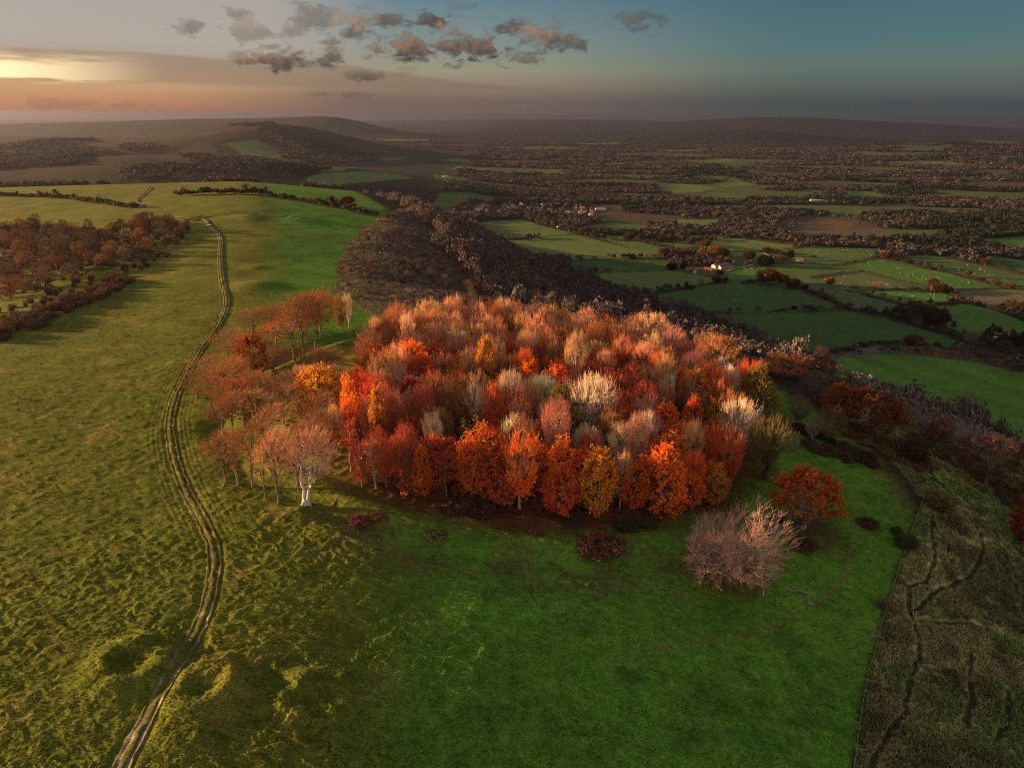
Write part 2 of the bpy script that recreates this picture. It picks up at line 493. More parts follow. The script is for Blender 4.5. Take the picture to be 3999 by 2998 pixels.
# ------------------------------------------------------------------ fields of the plain (traced outlines, laid on the land)
FIELDS = [  # colour, outline
    ('lt', [(1840, 870), (1950, 860), (2050, 856), (2110, 880), (2250, 910), (2240, 917), (1980, 936), (1900, 905)]),
    ('lt', [(1990, 941), (2245, 915), (2440, 967), (2600, 1001), (2490, 1006), (2240, 1014), (2080, 1000), (2000, 960)]),
    ('mg', [(2310, 918), (2420, 922), (2580, 970), (2575, 1000), (2450, 968), (2290, 915)]),
    ('dg', [(2230, 1018), (2560, 1006), (2640, 1030), (2615, 1040), (2640, 1058), (2340, 1063), (2220, 1050)]),
    ('lt', [(2300, 1066), (2640, 1059), (2780, 1083), (2790, 1100), (2700, 1115), (2520, 1138), (2400, 1128), (2330, 1095)]),
    ('dg', [(2540, 1148), (2780, 1120), (3030, 1107), (3060, 1115), (3310, 1210), (3010, 1220), (2910, 1224), (2750, 1210), (2560, 1170)]),
    ('dg', [(2800, 1228), (3010, 1222), (3310, 1215), (3440, 1240), (3770, 1340), (3700, 1355), (3600, 1350), (3480, 1345), (3260, 1366), (3150, 1390), (2960, 1300)]),
    ('gg', [(3100, 1090), (3226, 1081), (3370, 1065), (3474, 1090), (3618, 1119), (3496, 1132), (3316, 1134), (3560, 1198), (3442, 1223), (3325, 1198), (3135, 1103)]),
    ('br', [(3380, 1144), (3474, 1139), (3677, 1144), (3740, 1166), (3668, 1189), (3587, 1189), (3520, 1180)]),
    ('br', [(3316, 1035), (3424, 1013), (3587, 1044), (3722, 1072), (3903, 1123), (3704, 1130), (3646, 1105), (3614, 1117), (3370, 1058)]),
    ('mg', [(3099, 977), (3167, 961), (3465, 972), (3438, 986), (3397, 1006), (3244, 1035), (3167, 1022)]),
    ('mg', [(3528, 997), (3632, 995), (3768, 1022), (3999, 1076), (4200, 1120), (3999, 1126), (3903, 1103), (3790, 1076), (3569, 1031)]),
    ('br', [(3813, 936), (3999, 923), (4200, 925), (4200, 968), (3999, 968), (3835, 954)]),
    ('dg', [(3858, 995), (3999, 1017), (4200, 1040), (4200, 1110), (3999, 1069), (3867, 1031)]),
    ('tn', [(3722, 1135), (3999, 1135), (4200, 1135), (4200, 1185), (3999, 1180), (3880, 1195), (3800, 1187)]),
    ('br', [(3655, 1196), (3786, 1189), (3880, 1212), (3999, 1257), (4200, 1330), (3999, 1316), (3858, 1293), (3768, 1306), (3700, 1275), (3695, 1225)]),
    ('bb', [(3270, 1397), (3474, 1378), (3700, 1405), (3835, 1424), (3999, 1455), (4300, 1500), (4300, 1800), (3999, 1720), (3700, 1640), (3300, 1560), (3200, 1460)]),
    ('mg', [(3000, 1035), (3150, 1033), (3294, 1058), (3163, 1087), (3113, 1080), (3036, 1053)]),
    ('mg', [(2840, 992), (2990, 985), (2990, 1020), (2870, 1040), (2850, 1010)]),
    ('br', [(2850, 1065), (3000, 1035), (3060, 1060), (2960, 1085), (2900, 1090), (2840, 1085)]),
    ('lt', [(2770, 940), (2880, 927), (3100, 950), (3095, 968), (2973, 982), (2851, 976)]),
    ('lt', [(2631, 923), (2786, 915), (2875, 925), (2766, 937), (2688, 931)]),
    ('lt', [(2607, 858), (2818, 854), (2802, 874), (2762, 891), (2660, 883)]),
    ('mg', [(2380, 868), (2538, 882), (2600, 889), (2485, 907), (2240, 895)]),
    ('mg', [(2590, 950), (2690, 955), (2760, 975), (2730, 985), (2640, 965)]),
    ('mg', [(1560, 765), (1700, 754), (1852, 765), (1825, 803), (1765, 814), (1560, 800)]),
    ('lt', [(2562, 727), (2676, 719), (2796, 732), (2731, 751), (2617, 754)]),
    ('mg', [(2704, 765), (2801, 749), (2900, 765), (2900, 781), (2796, 781)]),
    ('lt', [(2760, 715), (2880, 706), (2960, 720), (2830, 730)]),
    ('pl', [(2232, 798), (2421, 798), (2432, 817), (2297, 808)]),
    ('mg', [(3302, 743), (3403, 749), (3492, 770), (3480, 783), (3300, 775)]),
    ('mg', [(3800, 667), (3999, 690), (3999, 702), (3830, 678)]),
    ('mg', [(1692, 680), (1845, 699), (1780, 708), (1700, 700)]),
    ('mg', [(1390, 610), (1600, 614), (1560, 627), (1420, 622)]),
    ('lt', [(1200, 665), (1300, 648), (1400, 655), (1340, 668), (1260, 672)]),
    ('lt', [(1100, 725), (1200, 690), (1350, 672), (1450, 671), (1560, 683), (1620, 697), (1460, 710), (1250, 732)]),
    ('lt', [(1780, 618), (1890, 628), (1800, 634), (1720, 626)]), ('lt', [(1785, 650), (1930, 664), (1850, 668), (1760, 660)]),
    ('lt', [(2535, 586), (2700, 585), (2760, 592), (2680, 596), (2560, 594)]), ('mg', [(2000, 574), (2300, 578), (2250, 586), (2050, 583)]),
    ('mg', [(2080, 665), (2180, 660), (2260, 668), (2200, 674), (2110, 672)]), ('mg', [(2300, 640), (2420, 634), (2480, 642), (2380, 648)]),
    ('lt', [(1460, 542), (1660, 545), (1690, 551), (1520, 552)]), ('lt', [(2230, 560), (2420, 558), (2440, 563), (2260, 565)]),
    ('lt', [(2750, 625), (2840, 622), (2880, 630), (2790, 634)]), ('lt', [(3560, 626), (3680, 632), (3790, 640), (3750, 650), (3640, 640)]),
    ('mg', [(3770, 545), (3860, 550), (3990, 556), (3900, 560)]), ('mg', [(3870, 605), (3999, 611), (3999, 620), (3900, 616)]),
    # fields of the downs beyond the ridge
    ('dn', [(40, 700), (130, 668), (300, 640), (470, 632), (480, 690), (460, 715), (200, 715)]),
    ('dn', [(620, 625), (700, 590), (760, 560), (840, 560), (880, 590), (830, 625), (740, 640)]),
    ('dn', [(560, 545), (700, 525), (830, 512), (880, 518), (800, 532), (640, 560)]),
    ('dn', [(820, 512), (900, 497), (1040, 493), (1090, 498), (1000, 510), (880, 518)]),
    ('dk', [(820, 560), (900, 540), (1010, 540), (1080, 580), (1000, 610), (880, 600)]),
    ('dn', [(330, 560), (520, 545), (560, 550), (420, 575), (340, 572)]),
    ('dk', [(560, 600), (640, 580), (740, 555), (700, 590), (600, 620)]),
    ('dn', [(820, 690), (900, 698), (990, 715), (880, 712)]),
    ('gg', [(880, 560), (1000, 545), (1110, 590), (1180, 640), (1080, 640), (960, 610)]),
]
FCOL = {'lt': (.110, .150, .050), 'mg': (.075, .125, .040), 'dg': (.050, .098, .032), 'gg': (.080, .110, .052), 'br': (.070, .150, .034),
        'bb': (.078, .168, .030), 'tn': (.130, .125, .075), 'pl': (.085, .058, .045), 'dn': (.060, .054, .028), 'dk': (.036, .028, .021)}  # fields of the downs carry the shade of their slopes as darker colour
FPOLY = [(k, GP(p)) for k, p in FIELDS]
QUARRY = GP([(3017, 880), (3080, 852), (3180, 842), (3330, 850), (3420, 880), (3480, 905), (3440, 935), (3300, 920), (3150, 925), (3050, 905)])
QUARRY_RED = GP([(3200, 870), (3230, 857), (3310, 862), (3350, 878), (3290, 893), (3220, 887)])
TRACK = GP([(440, 3060), (470, 2998), (560, 2830), (650, 2660), (745, 2510), (810, 2360), (838, 2220), (832, 2130), (790, 2030), (735, 1930),
            (690, 1820), (668, 1720), (664, 1640), (690, 1540), (745, 1430), (800, 1340), (852, 1270), (883, 1200), (882, 1150), (866, 1090),
            (860, 1000), (862, 945), (850, 915), (815, 880), (795, 858), (740, 853), (690, 848), (640, 838)])
SCRUB_LINE = GP([(1478, 855), (1420, 895), (1350, 960), (1318, 1060), (1310, 1125), (1345, 1150), (1390, 1195), (1450, 1230)])
FENCE_R = GP([(3328, 3040), (3340, 2940), (3362, 2800), (3385, 2660), (3412, 2560), (3440, 2450), (3478, 2330), (3515, 2210), (3555, 2090), (3605, 1955)])
SHEEP_TRACKS = [GP(p) for p in [
    [(3640, 2000), (3640, 2080), (3655, 2180), (3620, 2270), (3560, 2290), (3550, 2370), (3580, 2460), (3600, 2530), (3560, 2640), (3540, 2780), (3460, 2880), (3400, 2998)],
    [(3770, 1990), (3830, 2080), (3840, 2160), (3790, 2250), (3700, 2290), (3640, 2310), (3600, 2370), (3560, 2390)],
    [(3790, 2550), (3790, 2640), (3800, 2720), (3770, 2830)], [(3940, 2690), (3940, 2810), (3900, 2880), (3830, 2900)], [(3640, 2030), (3700, 2110), (3720, 2200)],
    [(3880, 2080), (3960, 2220), (3999, 2290)], [(3860, 2110), (3930, 2220), (3999, 2340)], [(3620, 1830), (3720, 1930), (3850, 2040), (3960, 2160)],
    [(3500, 1770), (3580, 1840), (3700, 1930)], [(3600, 2420), (3680, 2430), (3800, 2440)]]]
DYKE = GP([(740, 862), (800, 845), (900, 832), (1000, 838), (1100, 845), (1200, 855), (1275, 868)])
FAINT = [GP([(2990, 2470), (3090, 2410), (3200, 2350), (3290, 2270), (3330, 2150), (3340, 2020)]), GP([(2480, 2560), (2760, 2500), (2990, 2470)]), GP([(1260, 2010), (1400, 2110), (1640, 2200), (1900, 2230), (2350, 2250), (2700, 2330)]), GP([(1640, 2260), (1720, 2150), (1760, 2060)])]
FOOTPATH = GP([(1365, 1905), (1310, 1955), (1260, 2010), (1225, 2045)])
SPUR = GP([(815, 872), (760, 850), (640, 838), (560, 810), (540, 795), (535, 780), (555, 762), (590, 730)])


def base_cover(x, y):
    """colour of the turf / soil / litter itself, roughness of the sward (alpha)"""
    n = x.shape
    R = np.hypot(x, y)
    col = np.zeros(n + (3,), np.float32)
    rough = np.ones(n, np.float32)

    def put(mask, c, rg=None):
        m = np.clip(mask, 0, 1)[..., None].astype(np.float32)
        col[...] = col * (1 - m) + np.asarray(c, np.float32) * m
        if rg is not None:
            rough[...] = rough * (1 - m[..., 0]) + rg * m[..., 0]

    S = np.interp(y, SH_Y, SH_X)
    C = np.interp(y, CREST_Y, CREST_X)
    h = base_height(x, y)
    big = fbm(x / 38, y / 30, 3, 51)
    mid = fbm(x / 9, y / 7, 3, 52)
    # default: woodland floor, dull brown
    fn = fbm(x / 260, y / 150, 3, 61)
    col[...] = (.050, .036, .025)
    rough[:] = 0.7
    far = R > 900
    # unnamed far fields, slivers of pasture between the woods
    fs = fbm(x / 420 + 3, y / 170, 2, 62)
    put(far * sstep(fs, 0.22, 0.28), (.075, .098, .040), .25)
    put(far * sstep(fbm(x / 330 + 9, y / 300, 2, 63), 0.38, 0.44), (.075, .060, .042), .3)
    put((R < 950) * sstep(h, -120, -165), (.105, .105, .075), .6)
    put(sstep(R, 5500, 8500), (.026, .024, .021), .7)
    # chalk down turf; far downs darkened in colour to stand for slope shade
    dn = sstep(-.02 * y - 180 - x, -60, 60) * (y > 1000) * sstep(h, -178, -160)
    put(dn, (.042, .034, .024), .3)
    put(dn * sstep(fn, .1, .3), (.050, .043, .026), .3)
    inner = (y < 1150) & (x < S + 12) & (h > -75)
    turf = sstep(S - x, -10, 2) * (y < 1300) * sstep(h, -95, -70)
    put(turf, (.097, .114, .017), .75)
    put(turf * sstep(mid + 0.6 * big, 0.10, 0.75), (.150, .135, .030), .95)
    # greener grass east of the crest, foreground and north-west field
    green = turf * sstep(x - C, 6, 34) * (1 - sstep(np.hypot(x - RING_C[0], y - RING_C[1]), 72, 64) * 1.0)
    put(green * 0.85, (.078, .200, .022), .34)
    put(green * sstep(fbm(x / 6 + 30, y / 5, 3, 58), .05, .5) * .55, (.040, .105, .018), .4)
    put(green * sstep(fbm(x / 2.2, y / 2.0, 3, 59), .2, .6) * .4, (.115, .190, .035), .5)
    for p in FAINT:
        dd = seg_dist(x, y, p) + .5 * vnoise(x / 2, y / 2, 95)
        put((R < 220) * sstep(dd, .9, .2) * .5, (.135, .125, .045), .3)
    put(green * sstep(mid * .6 + big, .25, .7) * .6, (.085, .105, .026), .6)
    # fallen leaves and bare ground inside the ring
    rr = np.hypot(x - RING_C[0], y - RING_C[1])
    leaf = sstep(rr + 5 * mid, 70, 62) * sstep(x, -46, -26)
    put(leaf, (.085, .034, .016), .9)
    put(sstep(rr + 6 * mid, 78, 66) * (1 - leaf) * sstep(mid, -.3, .4) * .35, (.090, .050, .022), .8)
    sunlit_glade = sstep(rr, 69, 64) * sstep(x, -30, -44)  # low sun between the trunks, painted into the turf as brighter straw
    put(sunlit_glade * .9, (.24, .20, .035), .9)
    # litter under the big trees on the right
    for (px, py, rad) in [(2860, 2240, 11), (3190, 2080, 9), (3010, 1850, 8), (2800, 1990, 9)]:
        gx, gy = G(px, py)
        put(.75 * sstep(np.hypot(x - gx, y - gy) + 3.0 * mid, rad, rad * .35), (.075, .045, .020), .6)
    # rough ditch outside the wood
    dt = np.exp(-((rr - 78 - 2 * mid) / 6.0) ** 2) * (x > -34) * (y < 150)
    put(dt * sstep(mid, -.35, .5) * .8, (.090, .085, .032), .9)
    # north slope, rough tussock grass beyond the fence
    nf = sstep(np.where((y < 190), x - np.interp(y, [q[1] for q in FENCE_R], [q[0] for q in FENCE_R]), -50), -.6, 1.2) * (R < 420)
    put(nf, (.33, .305, .135), 1.0)
    put(nf * sstep(mid * .8 + .3 * big, .0, .5), (.19, .27, .075), 1.0)
    put(nf * sstep(fbm(x / 3.2, y / 3.2, 2, 71), .25, .6) * .7, (.12, .09, .065), 1.0)
    put(nf * sstep(fbm(x / 17 + 5, y / 13, 3, 73), .08, .42) * .75, (.12, .12, .062), 1.0)
    put(nf * sstep(fbm(x / 21 + 9, y / 15, 3, 74), .15, .5) * .8, (.17, .24, .075), 1.0)
    # bright bank at the far right shoulder
    # scrub slope behind the ring
    sc = sstep(x - np.interp(y, [q[1] for q in SCRUB_LINE[::-1]], [q[0] for q in SCRUB_LINE[::-1]]), -1.0, 1.5) * (y > 268) * (y < 1000) * sstep(h, -150, -120)
    put(sc, (.125, .108, .052), 1.0)
    put(sc * sstep(mid, .0, .5), (.080, .056, .040), 1.0)
    # combe on the left: dry brown grass between the bushes
    lc = sstep(C - x, 100, 128) * sstep(y, 150, 190) * (1 - sstep(y, 470, 560)) * sstep(h, -95, -70) * sstep(-x - 130 - 0.18 * (y - 230), -6, 10)
    put(lc * .9, (.105, .080, .036), .9)
    # plain fields
    plain = (h < -60) | (R > 1000)
    for k, poly in FPOLY:
        a = np.array(poly)
        pad = 30
        bb = (x > a[:, 0].min() - pad) & (x < a[:, 0].max() + pad) & (y > a[:, 1].min() - pad) & (y < a[:, 1].max() + pad)
        idx = np.nonzero(bb & plain)
        if not len(idx[0]):
            continue
        ins = in_poly(x[idx], y[idx], poly)
        ii = tuple(q[ins] for q in idx)
        c = np.array(FCOL[k], np.float32)[None] * (1 + 0.16 * fbm(x[ii] / 60, y[ii] / 60, 3, 80)[..., None] + 0.08 * np.sign(np.sin(x[ii] * .12 + y[ii] * .05))[..., None] * (k in ('bb',)))
        col[ii] = c
        rough[ii] = .12
    q = in_poly(x, y, QUARRY)
    put(q * (.55 + .45 * mid), (.115, .085, .068), .8)
    put(in_poly(x, y, QUARRY_RED), (.135, .070, .048), .4)
    # sheep tracks, footpath
    for p in SHEEP_TRACKS:
        a = np.array(p)
        bb = (np.abs(x - a[:, 0].mean()) < 60) & (np.abs(y - a[:, 1].mean()) < 60)
        ii = np.nonzero(bb)
        dd = seg_dist(x[ii] + .35 * vnoise(x[ii] / 1.5, y[ii] / 1.5, 91), y[ii] + .35 * vnoise(x[ii] / 1.5, y[ii] / 1.5, 92), p)
        m = .9 * np.clip(sstep(dd, .72, .28) * sstep(vnoise(x[ii] / 2.3, y[ii] / 2.3, 93), -1.3, -.6), 0, 1)[..., None]
        col[ii] = col[ii] * (1 - m) + np.array((.030, .022, .015), np.float32) * m
    return col, rough, h


def relief(x, y, rough, step):
    """tussocks, hummocks and sheep tracks as real bumps; step = local mesh spacing"""
    z = np.zeros(x.shape)
    R = np.hypot(x, y)
    m = R < 1300
    xi, yi, ri, si = x[m], y[m], rough[m], step[m]
    zz = np.zeros(xi.shape)
    wx = xi + .5 * vnoise(xi / 2.1, yi / 2.1, 141)
    wy = yi + .5 * vnoise(xi / 2.1, yi / 2.1, 142)
    for lam, amp, sd in [(6.0, .05, 101), (2.4, .15, 102), (1.35, .17, 103), (.75, .17, 104), (.42, .10, 105)]:
        ok = sstep(lam / si, 1.7, 3.2)
        n = vnoise((wx * .96 - wy * .26) / (lam * 1.7), (wx * .26 + wy * .96) / (lam * .8), sd)
        if lam < 4:
            n = 1 - np.abs(n) * 2.2
        zz += amp * n * ok * ri
    patch = .6 + .4 * sstep(fbm(xi / 14, yi / 14, 2, 120), -.35, .35)
    zz *= patch
    # ruts of the track stay even, banks either side
    td = seg_dist(xi, yi, TRACK)
    zz *= sstep(td, 1.3, 2.6)
    zz += -.10 * sstep(td, 2.2, 1.2)
    lon = sstep(ri * 0 + np.hypot(xi, yi), 105, 140)
    for off, a in ((2.6, .09), (3.5, .07), (4.6, .05)):
        zz += -a * lon * np.exp(-((td - off) / .3) ** 2)
    dk = seg_dist(xi, yi, DYKE)
    zz += 1.0 * np.exp(-((dk - 2.2) / 2.0) ** 2) - .8 * np.exp(-(dk / 1.8) ** 2)
    for p in SHEEP_TRACKS:
        a = np.array(p)
        bb = (np.abs(xi - a[:, 0].mean()) < 60) & (np.abs(yi - a[:, 1].mean()) < 60)
        ii = np.nonzero(bb)[0]
        dd = seg_dist(xi[ii] + .35 * vnoise(xi[ii] / 1.5, yi[ii] / 1.5, 91), yi[ii] + .35 * vnoise(xi[ii] / 1.5, yi[ii] / 1.5, 92), p)
        zz[ii] += -.36 * sstep(dd, .8, .2)
    z[m] = zz
    # wooded plain: canopy-height roughness where it is too far for single trees
    fm = (R > 5200)
    z[fm] += 9 * sstep(R[fm], 5200, 7000) * np.maximum(0, vnoise(x[fm] / 55, y[fm] / 55, 131)) * (rough[fm] > .5)
    return z


def build_ground():
    fine = np.radians(np.arange(-46, 46.001, .085))
    coarse = np.radians(np.linspace(46, 314, 92)[1:-1])
    az = np.concatenate([fine, coarse])
    rows = [0.6, 6, 14, 22, 30, 36, 41, 45]
    d = 48.0
    while d < 45000:
        rows.append(d)
        d += min(max(.11, 1.75e-5 * d * d), .0062 * d)
    rows = np.array(rows)
    dstep = np.gradient(rows)
    A, Rr = np.meshgrid(az, rows)
    x = Rr * np.sin(A)
    y = Rr * np.cos(A)
    step = np.maximum(np.broadcast_to(dstep[:, None], x.shape), Rr * np.radians(.085))
    step = np.where(np.abs(np.where(A > math.pi, A - 2 * math.pi, A)) > math.radians(46.1), 50.0, step)
    col, rough, h = base_cover(x, y)
    z = h + relief(x, y, rough, step)
    nr, nc = x.shape
    idx = np.arange(nr * nc).reshape(nr, nc)
    a = idx[:-1, :]
    b = np.roll(idx, -1, axis=1)[:-1, :]
    c = np.roll(idx, -1, axis=1)[1:, :]
    e = idx[1:, :]
    quads = np.stack([a, e, c, b], -1).reshape(-1, 4)
    verts = np.stack([x, y, z], -1).reshape(-1, 3)
    color = np.concatenate([col.reshape(-1, 3), rough.reshape(-1, 1)], 1)
    me = mesh_np('ground', verts, quads, mats=(mat_ground(),), smooth=True, color=color)
    o = link('ground', me)
    tag(o, 'open chalk downland dropping by a steep slope to a wide hedged plain', kind='structure')
    print('ground', nr, nc, nr * nc)


def mat_ground():
    m, T, p = new_mat('turf and soil')
    at = T.new('ShaderNodeAttribute', attribute_name='tint')
    tc = T.new('ShaderNodeTexCoord')
    P = tc.outputs['Object']
    n1 = T.noise(P, 4.5, 4.0, .65)
    n2 = T.noise(P, .55, 3.0, .6)
    n3 = T.noise(P, .07, 3.0, .6)
    v = T.math('MULTIPLY', T.remap(n1, .32, .68, .35, 1.75, False), T.remap(n2, .25, .75, .68, 1.35, False))
    v = T.math('MULTIPLY', v, T.remap(n3, .25, .75, .8, 1.2, False))
    c = T.vmath('MULTIPLY', at.outputs['Color'], T.mix(n2, (.92, 1.02, .8), (1.12, .98, 1.1)))
    c = T.vmath('SCALE', c, scale=v)
    T.put(p.inputs['Base Color'], c)
    p.inputs['Roughness'].default_value = 1.0
    p.inputs['Specular IOR Level'].default_value = 0.05
    bp = T.new('ShaderNodeBump')
    bp.inputs['Strength'].default_value = .55
    bp.inputs['Distance'].default_value = .09
    hh = T.math('ADD', n1, T.math('MULTIPLY', T.noise(P, 1.6, 3.0, .6), 1.4))
    T.put(bp.inputs['Height'], T.math('MULTIPLY', hh, at.outputs['Alpha']))
    T.l.new(bp.outputs[0], p.inputs['Normal'])
    return m


build_ground()


def ground_z(x, y):
    return float(base_height(np.array([x]), np.array([y]))[0])


def ground_zs(x, y):
    return base_height(np.asarray(x, float), np.asarray(y, float))


def grass(name, label, n, r0, r1, keep, hgt, wid, blades, seed, sway=.5, az0=-43, az1=43):
    """tufts of broad blades standing on the turf, thinning with distance; one mass"""
    rng = np.random.default_rng(seed)
    R = r0 * (r1 / r0) ** (rng.random(n) ** .85)
    a = np.radians(rng.uniform(az0, az1, n))
    x, y = R * np.sin(a), R * np.cos(a)
    clump = .35 + .65 * sstep(fbm(x / 2.6, y / 2.6, 2, 501), -.25, .35)
    td = seg_dist(x, y, TRACK)
    k = (rng.random(n) < keep(x, y) * clump) & (td > 1.5)
    for p in SHEEP_TRACKS:
        k &= seg_dist(x + .35 * vnoise(x / 1.5, y / 1.5, 91), y + .35 * vnoise(x / 1.5, y / 1.5, 92), p) > .75
    x, y = x[k], y[k]
    col, rough, h = base_cover(x, y)
    z = h + relief(x, y, rough, np.full(x.shape, .16)) - .03
    m = len(x)
    s = rng.uniform(.6, 1.35, m) * (1 + np.hypot(x, y) / 400)
    V, C = [], []
    tint = rng.uniform(.8, 1.22, (m, 1)) * np.array([[1, 1, 1]]) * (1 + rng.normal(size=(m, 1)) * np.array([[.07, .02, -.03]]))
    cc = np.clip(col * tint, .008, .5)
    for b in range(blades):
        az = rng.uniform(0, 6.28, m)
        ln = rng.uniform(.2, 1.0, m) * sway
        d = np.stack([np.cos(az), np.sin(az)], -1)
        sd = np.stack([-d[:, 1], d[:, 0]], -1)
        o = rng.normal(size=(m, 2)) * (.16 * s[:, None])
        w = (wid * s * rng.uniform(.6, 1.3, m))[:, None]
        hh = hgt * s * rng.uniform(.6, 1.3, m)
        bx = np.stack([x, y], -1) + o
        tip = bx + d * (ln * hh)[:, None]
        q = np.stack([np.concatenate([bx - sd * w, z[:, None]], 1), np.concatenate([bx + sd * w, z[:, None]], 1),
                      np.concatenate([tip + sd * w * .45, (z + hh)[:, None]], 1), np.concatenate([tip - sd * w * .45, (z + hh)[:, None]], 1)], 1)
        V.append(q.reshape(-1, 3))
        C.append(np.repeat(cc * rng.uniform(.8, 1.2, (m, 1)), 4, axis=0))
    V = np.concatenate(V)
    me = mesh_np(name, V, np.arange(len(V)).reshape(-1, 4), mats=(M_GRASS,), color=np.concatenate(C))
    print(name, m)
    return tag(link(name, me), label, kind='stuff')


def mat_grass():
    m, T, p = new_mat('grass blades')
    at = T.new('ShaderNodeAttribute', attribute_name='tint')
    T.put(p.inputs['Base Color'], at.outputs['Color'])
    tr = T.new('ShaderNodeBsdfTranslucent')
    T.put(tr.inputs[0], at.outputs['Color'])
    mx = T.new('ShaderNodeMixShader')
    mx.inputs[0].default_value = .35
    T.l.new(p.outputs[0], mx.inputs[1])
    T.l.new(tr.outputs[0], mx.inputs[2])
    T.l.new(mx.outputs[0], [q for q in m.node_tree.nodes if q.type == 'OUTPUT_MATERIAL'][0].inputs[0])
    return m


M_GRASS = mat_grass()


def fence_x(y):
    return np.interp(y, [q[1] for q in FENCE_R], [q[0] for q in FENCE_R])


grass('grass', 'short grass and tussocks of the hilltop pasture', 170000, 50, 330,
      lambda x, y: .9 * (x < fence_x(y) + .5) * (np.hypot(x - RING_C[0], y - RING_C[1]) > 66), .085, .07, 4, 601)
grass('rough_grass', 'tangled tan and green tussock grass on the slope beyond the fence', 290000, 50, 230,
      lambda x, y: 1.0 * (x > fence_x(y) - .3) * (y < 200), .34, .10, 5, 602, .8, 18, 78)


def build_haze():
    me = bpy.data.meshes.new('haze')
    bm = bmesh.new()
    bmesh.ops.create_cube(bm, size=1.0)
    for v in bm.verts:
        v.co = (v.co.x * 100000, v.co.y * 100000, -210 if v.co.z < 0 else 110)
    bm.to_mesh(me)
    bm.free()
    m = bpy.data.materials.new('evening haze')
    m.use_nodes = True
    nt = m.node_tree
    for n in list(nt.nodes):
        if n.type != 'OUTPUT_MATERIAL':
            nt.nodes.remove(n)
    out = [n for n in nt.nodes if n.type == 'OUTPUT_MATERIAL'][0]
    pv = nt.nodes.new('ShaderNodeVolumePrincipled')
    pv.inputs['Color'].default_value = (.25, .265, .40, 1)
    pv.inputs['Density'].default_value = HAZE
    pv.inputs['Anisotropy'].default_value = 0.72
    nt.links.new(pv.outputs[0], out.inputs['Volume'])
    me.materials.append(m)
    o = link('haze', me)
    tag(o, 'thin evening haze lying over the plain and far hills', kind='stuff')


HAZE = 5.2e-5
build_haze()

# ------------------------------------------------------------------ tree library
def mat_bark(name, col, var=.35):
    m, T, p = new_mat(name)
    tc = T.new('ShaderNodeTexCoord')
    n = T.noise(T.vmath('MULTIPLY', tc.outputs['Object'], (6, 6, 1.5)), 1.0, 4, .6)
    oi = T.new('ShaderNodeObjectInfo')
    f = T.math('MULTIPLY', T.remap(n, .25, .75, 1 - var, 1 + var, False), T.remap(oi.outputs['Random'], 0, 1, .8, 1.2, False))
    T.put(p.inputs['Base Color'], T.vmath('SCALE', tuple(col), scale=f))
    return m


def mat_leaf(name, trans=.35, spread=.5, hue=(1.2, .60, .60), hue2=(1.04, 1.25, .85)):
    """leaf / twig colour comes from the object's own colour, varied over the crown"""
    m, T, p = new_mat(name)
    tc = T.new('ShaderNodeTexCoord')
    oi = T.new('ShaderNodeObjectInfo')
    P = T.vmath('ADD', tc.outputs['Object'], T.vmath('SCALE', (37.0, 11.0, 5.0), scale=oi.outputs['Random']))
    n1 = T.noise(P, .55, 3, .6)
    n2 = T.noise(P, 2.6, 2, .6)
    c = T.mix(T.remap(n1, .30, .70), T.vmath('MULTIPLY', oi.outputs['Color'], hue), T.vmath('MULTIPLY', oi.outputs['Color'], hue2))
    f = T.remap(n2, .25, .75, 1 - spread, 1 + spread, False)
    c = T.vmath('SCALE', c, scale=T.math('MULTIPLY', f, T.remap(oi.outputs['Random'], 0, 1, .85, 1.15, False)))
    T.put(p.inputs['Base Color'], c)
    if trans:
        tr = T.new('ShaderNodeBsdfTranslucent')
        T.put(tr.inputs[0], c)
        mx = T.new('ShaderNodeMixShader')
        mx.inputs[0].default_value = trans
        T.l.new(p.outputs[0], mx.inputs[1])
        T.l.new(tr.outputs[0], mx.inputs[2])
        out = [n for n in m.node_tree.nodes if n.type == 'OUTPUT_MATERIAL'][0]
        T.l.new(mx.outputs[0], out.inputs[0])
    return m


M_BARK = mat_bark('grey beech bark', (.16, .125, .10))
M_BARKP = mat_bark('pale ash bark', (.33, .28, .235))
M_BARKW = mat_bark('weathered white wood', (.50, .47, .44), .2)
M_BARKD = mat_bark('dark wet bark', (.040, .032, .027))
M_TWIG = mat_leaf('fine twigs', 0.0, .42, (1.10, .78, .70), (1.0, 1.14, 1.12))
M_TWIGB = mat_bark('brown twigs', (.12, .065, .045))
M_LEAF = mat_leaf('autumn leaves', .42)
M_BUSH = mat_leaf('thorn and bramble', .15, .5, (1.2, .85, .75), (.9, 1.1, .95))


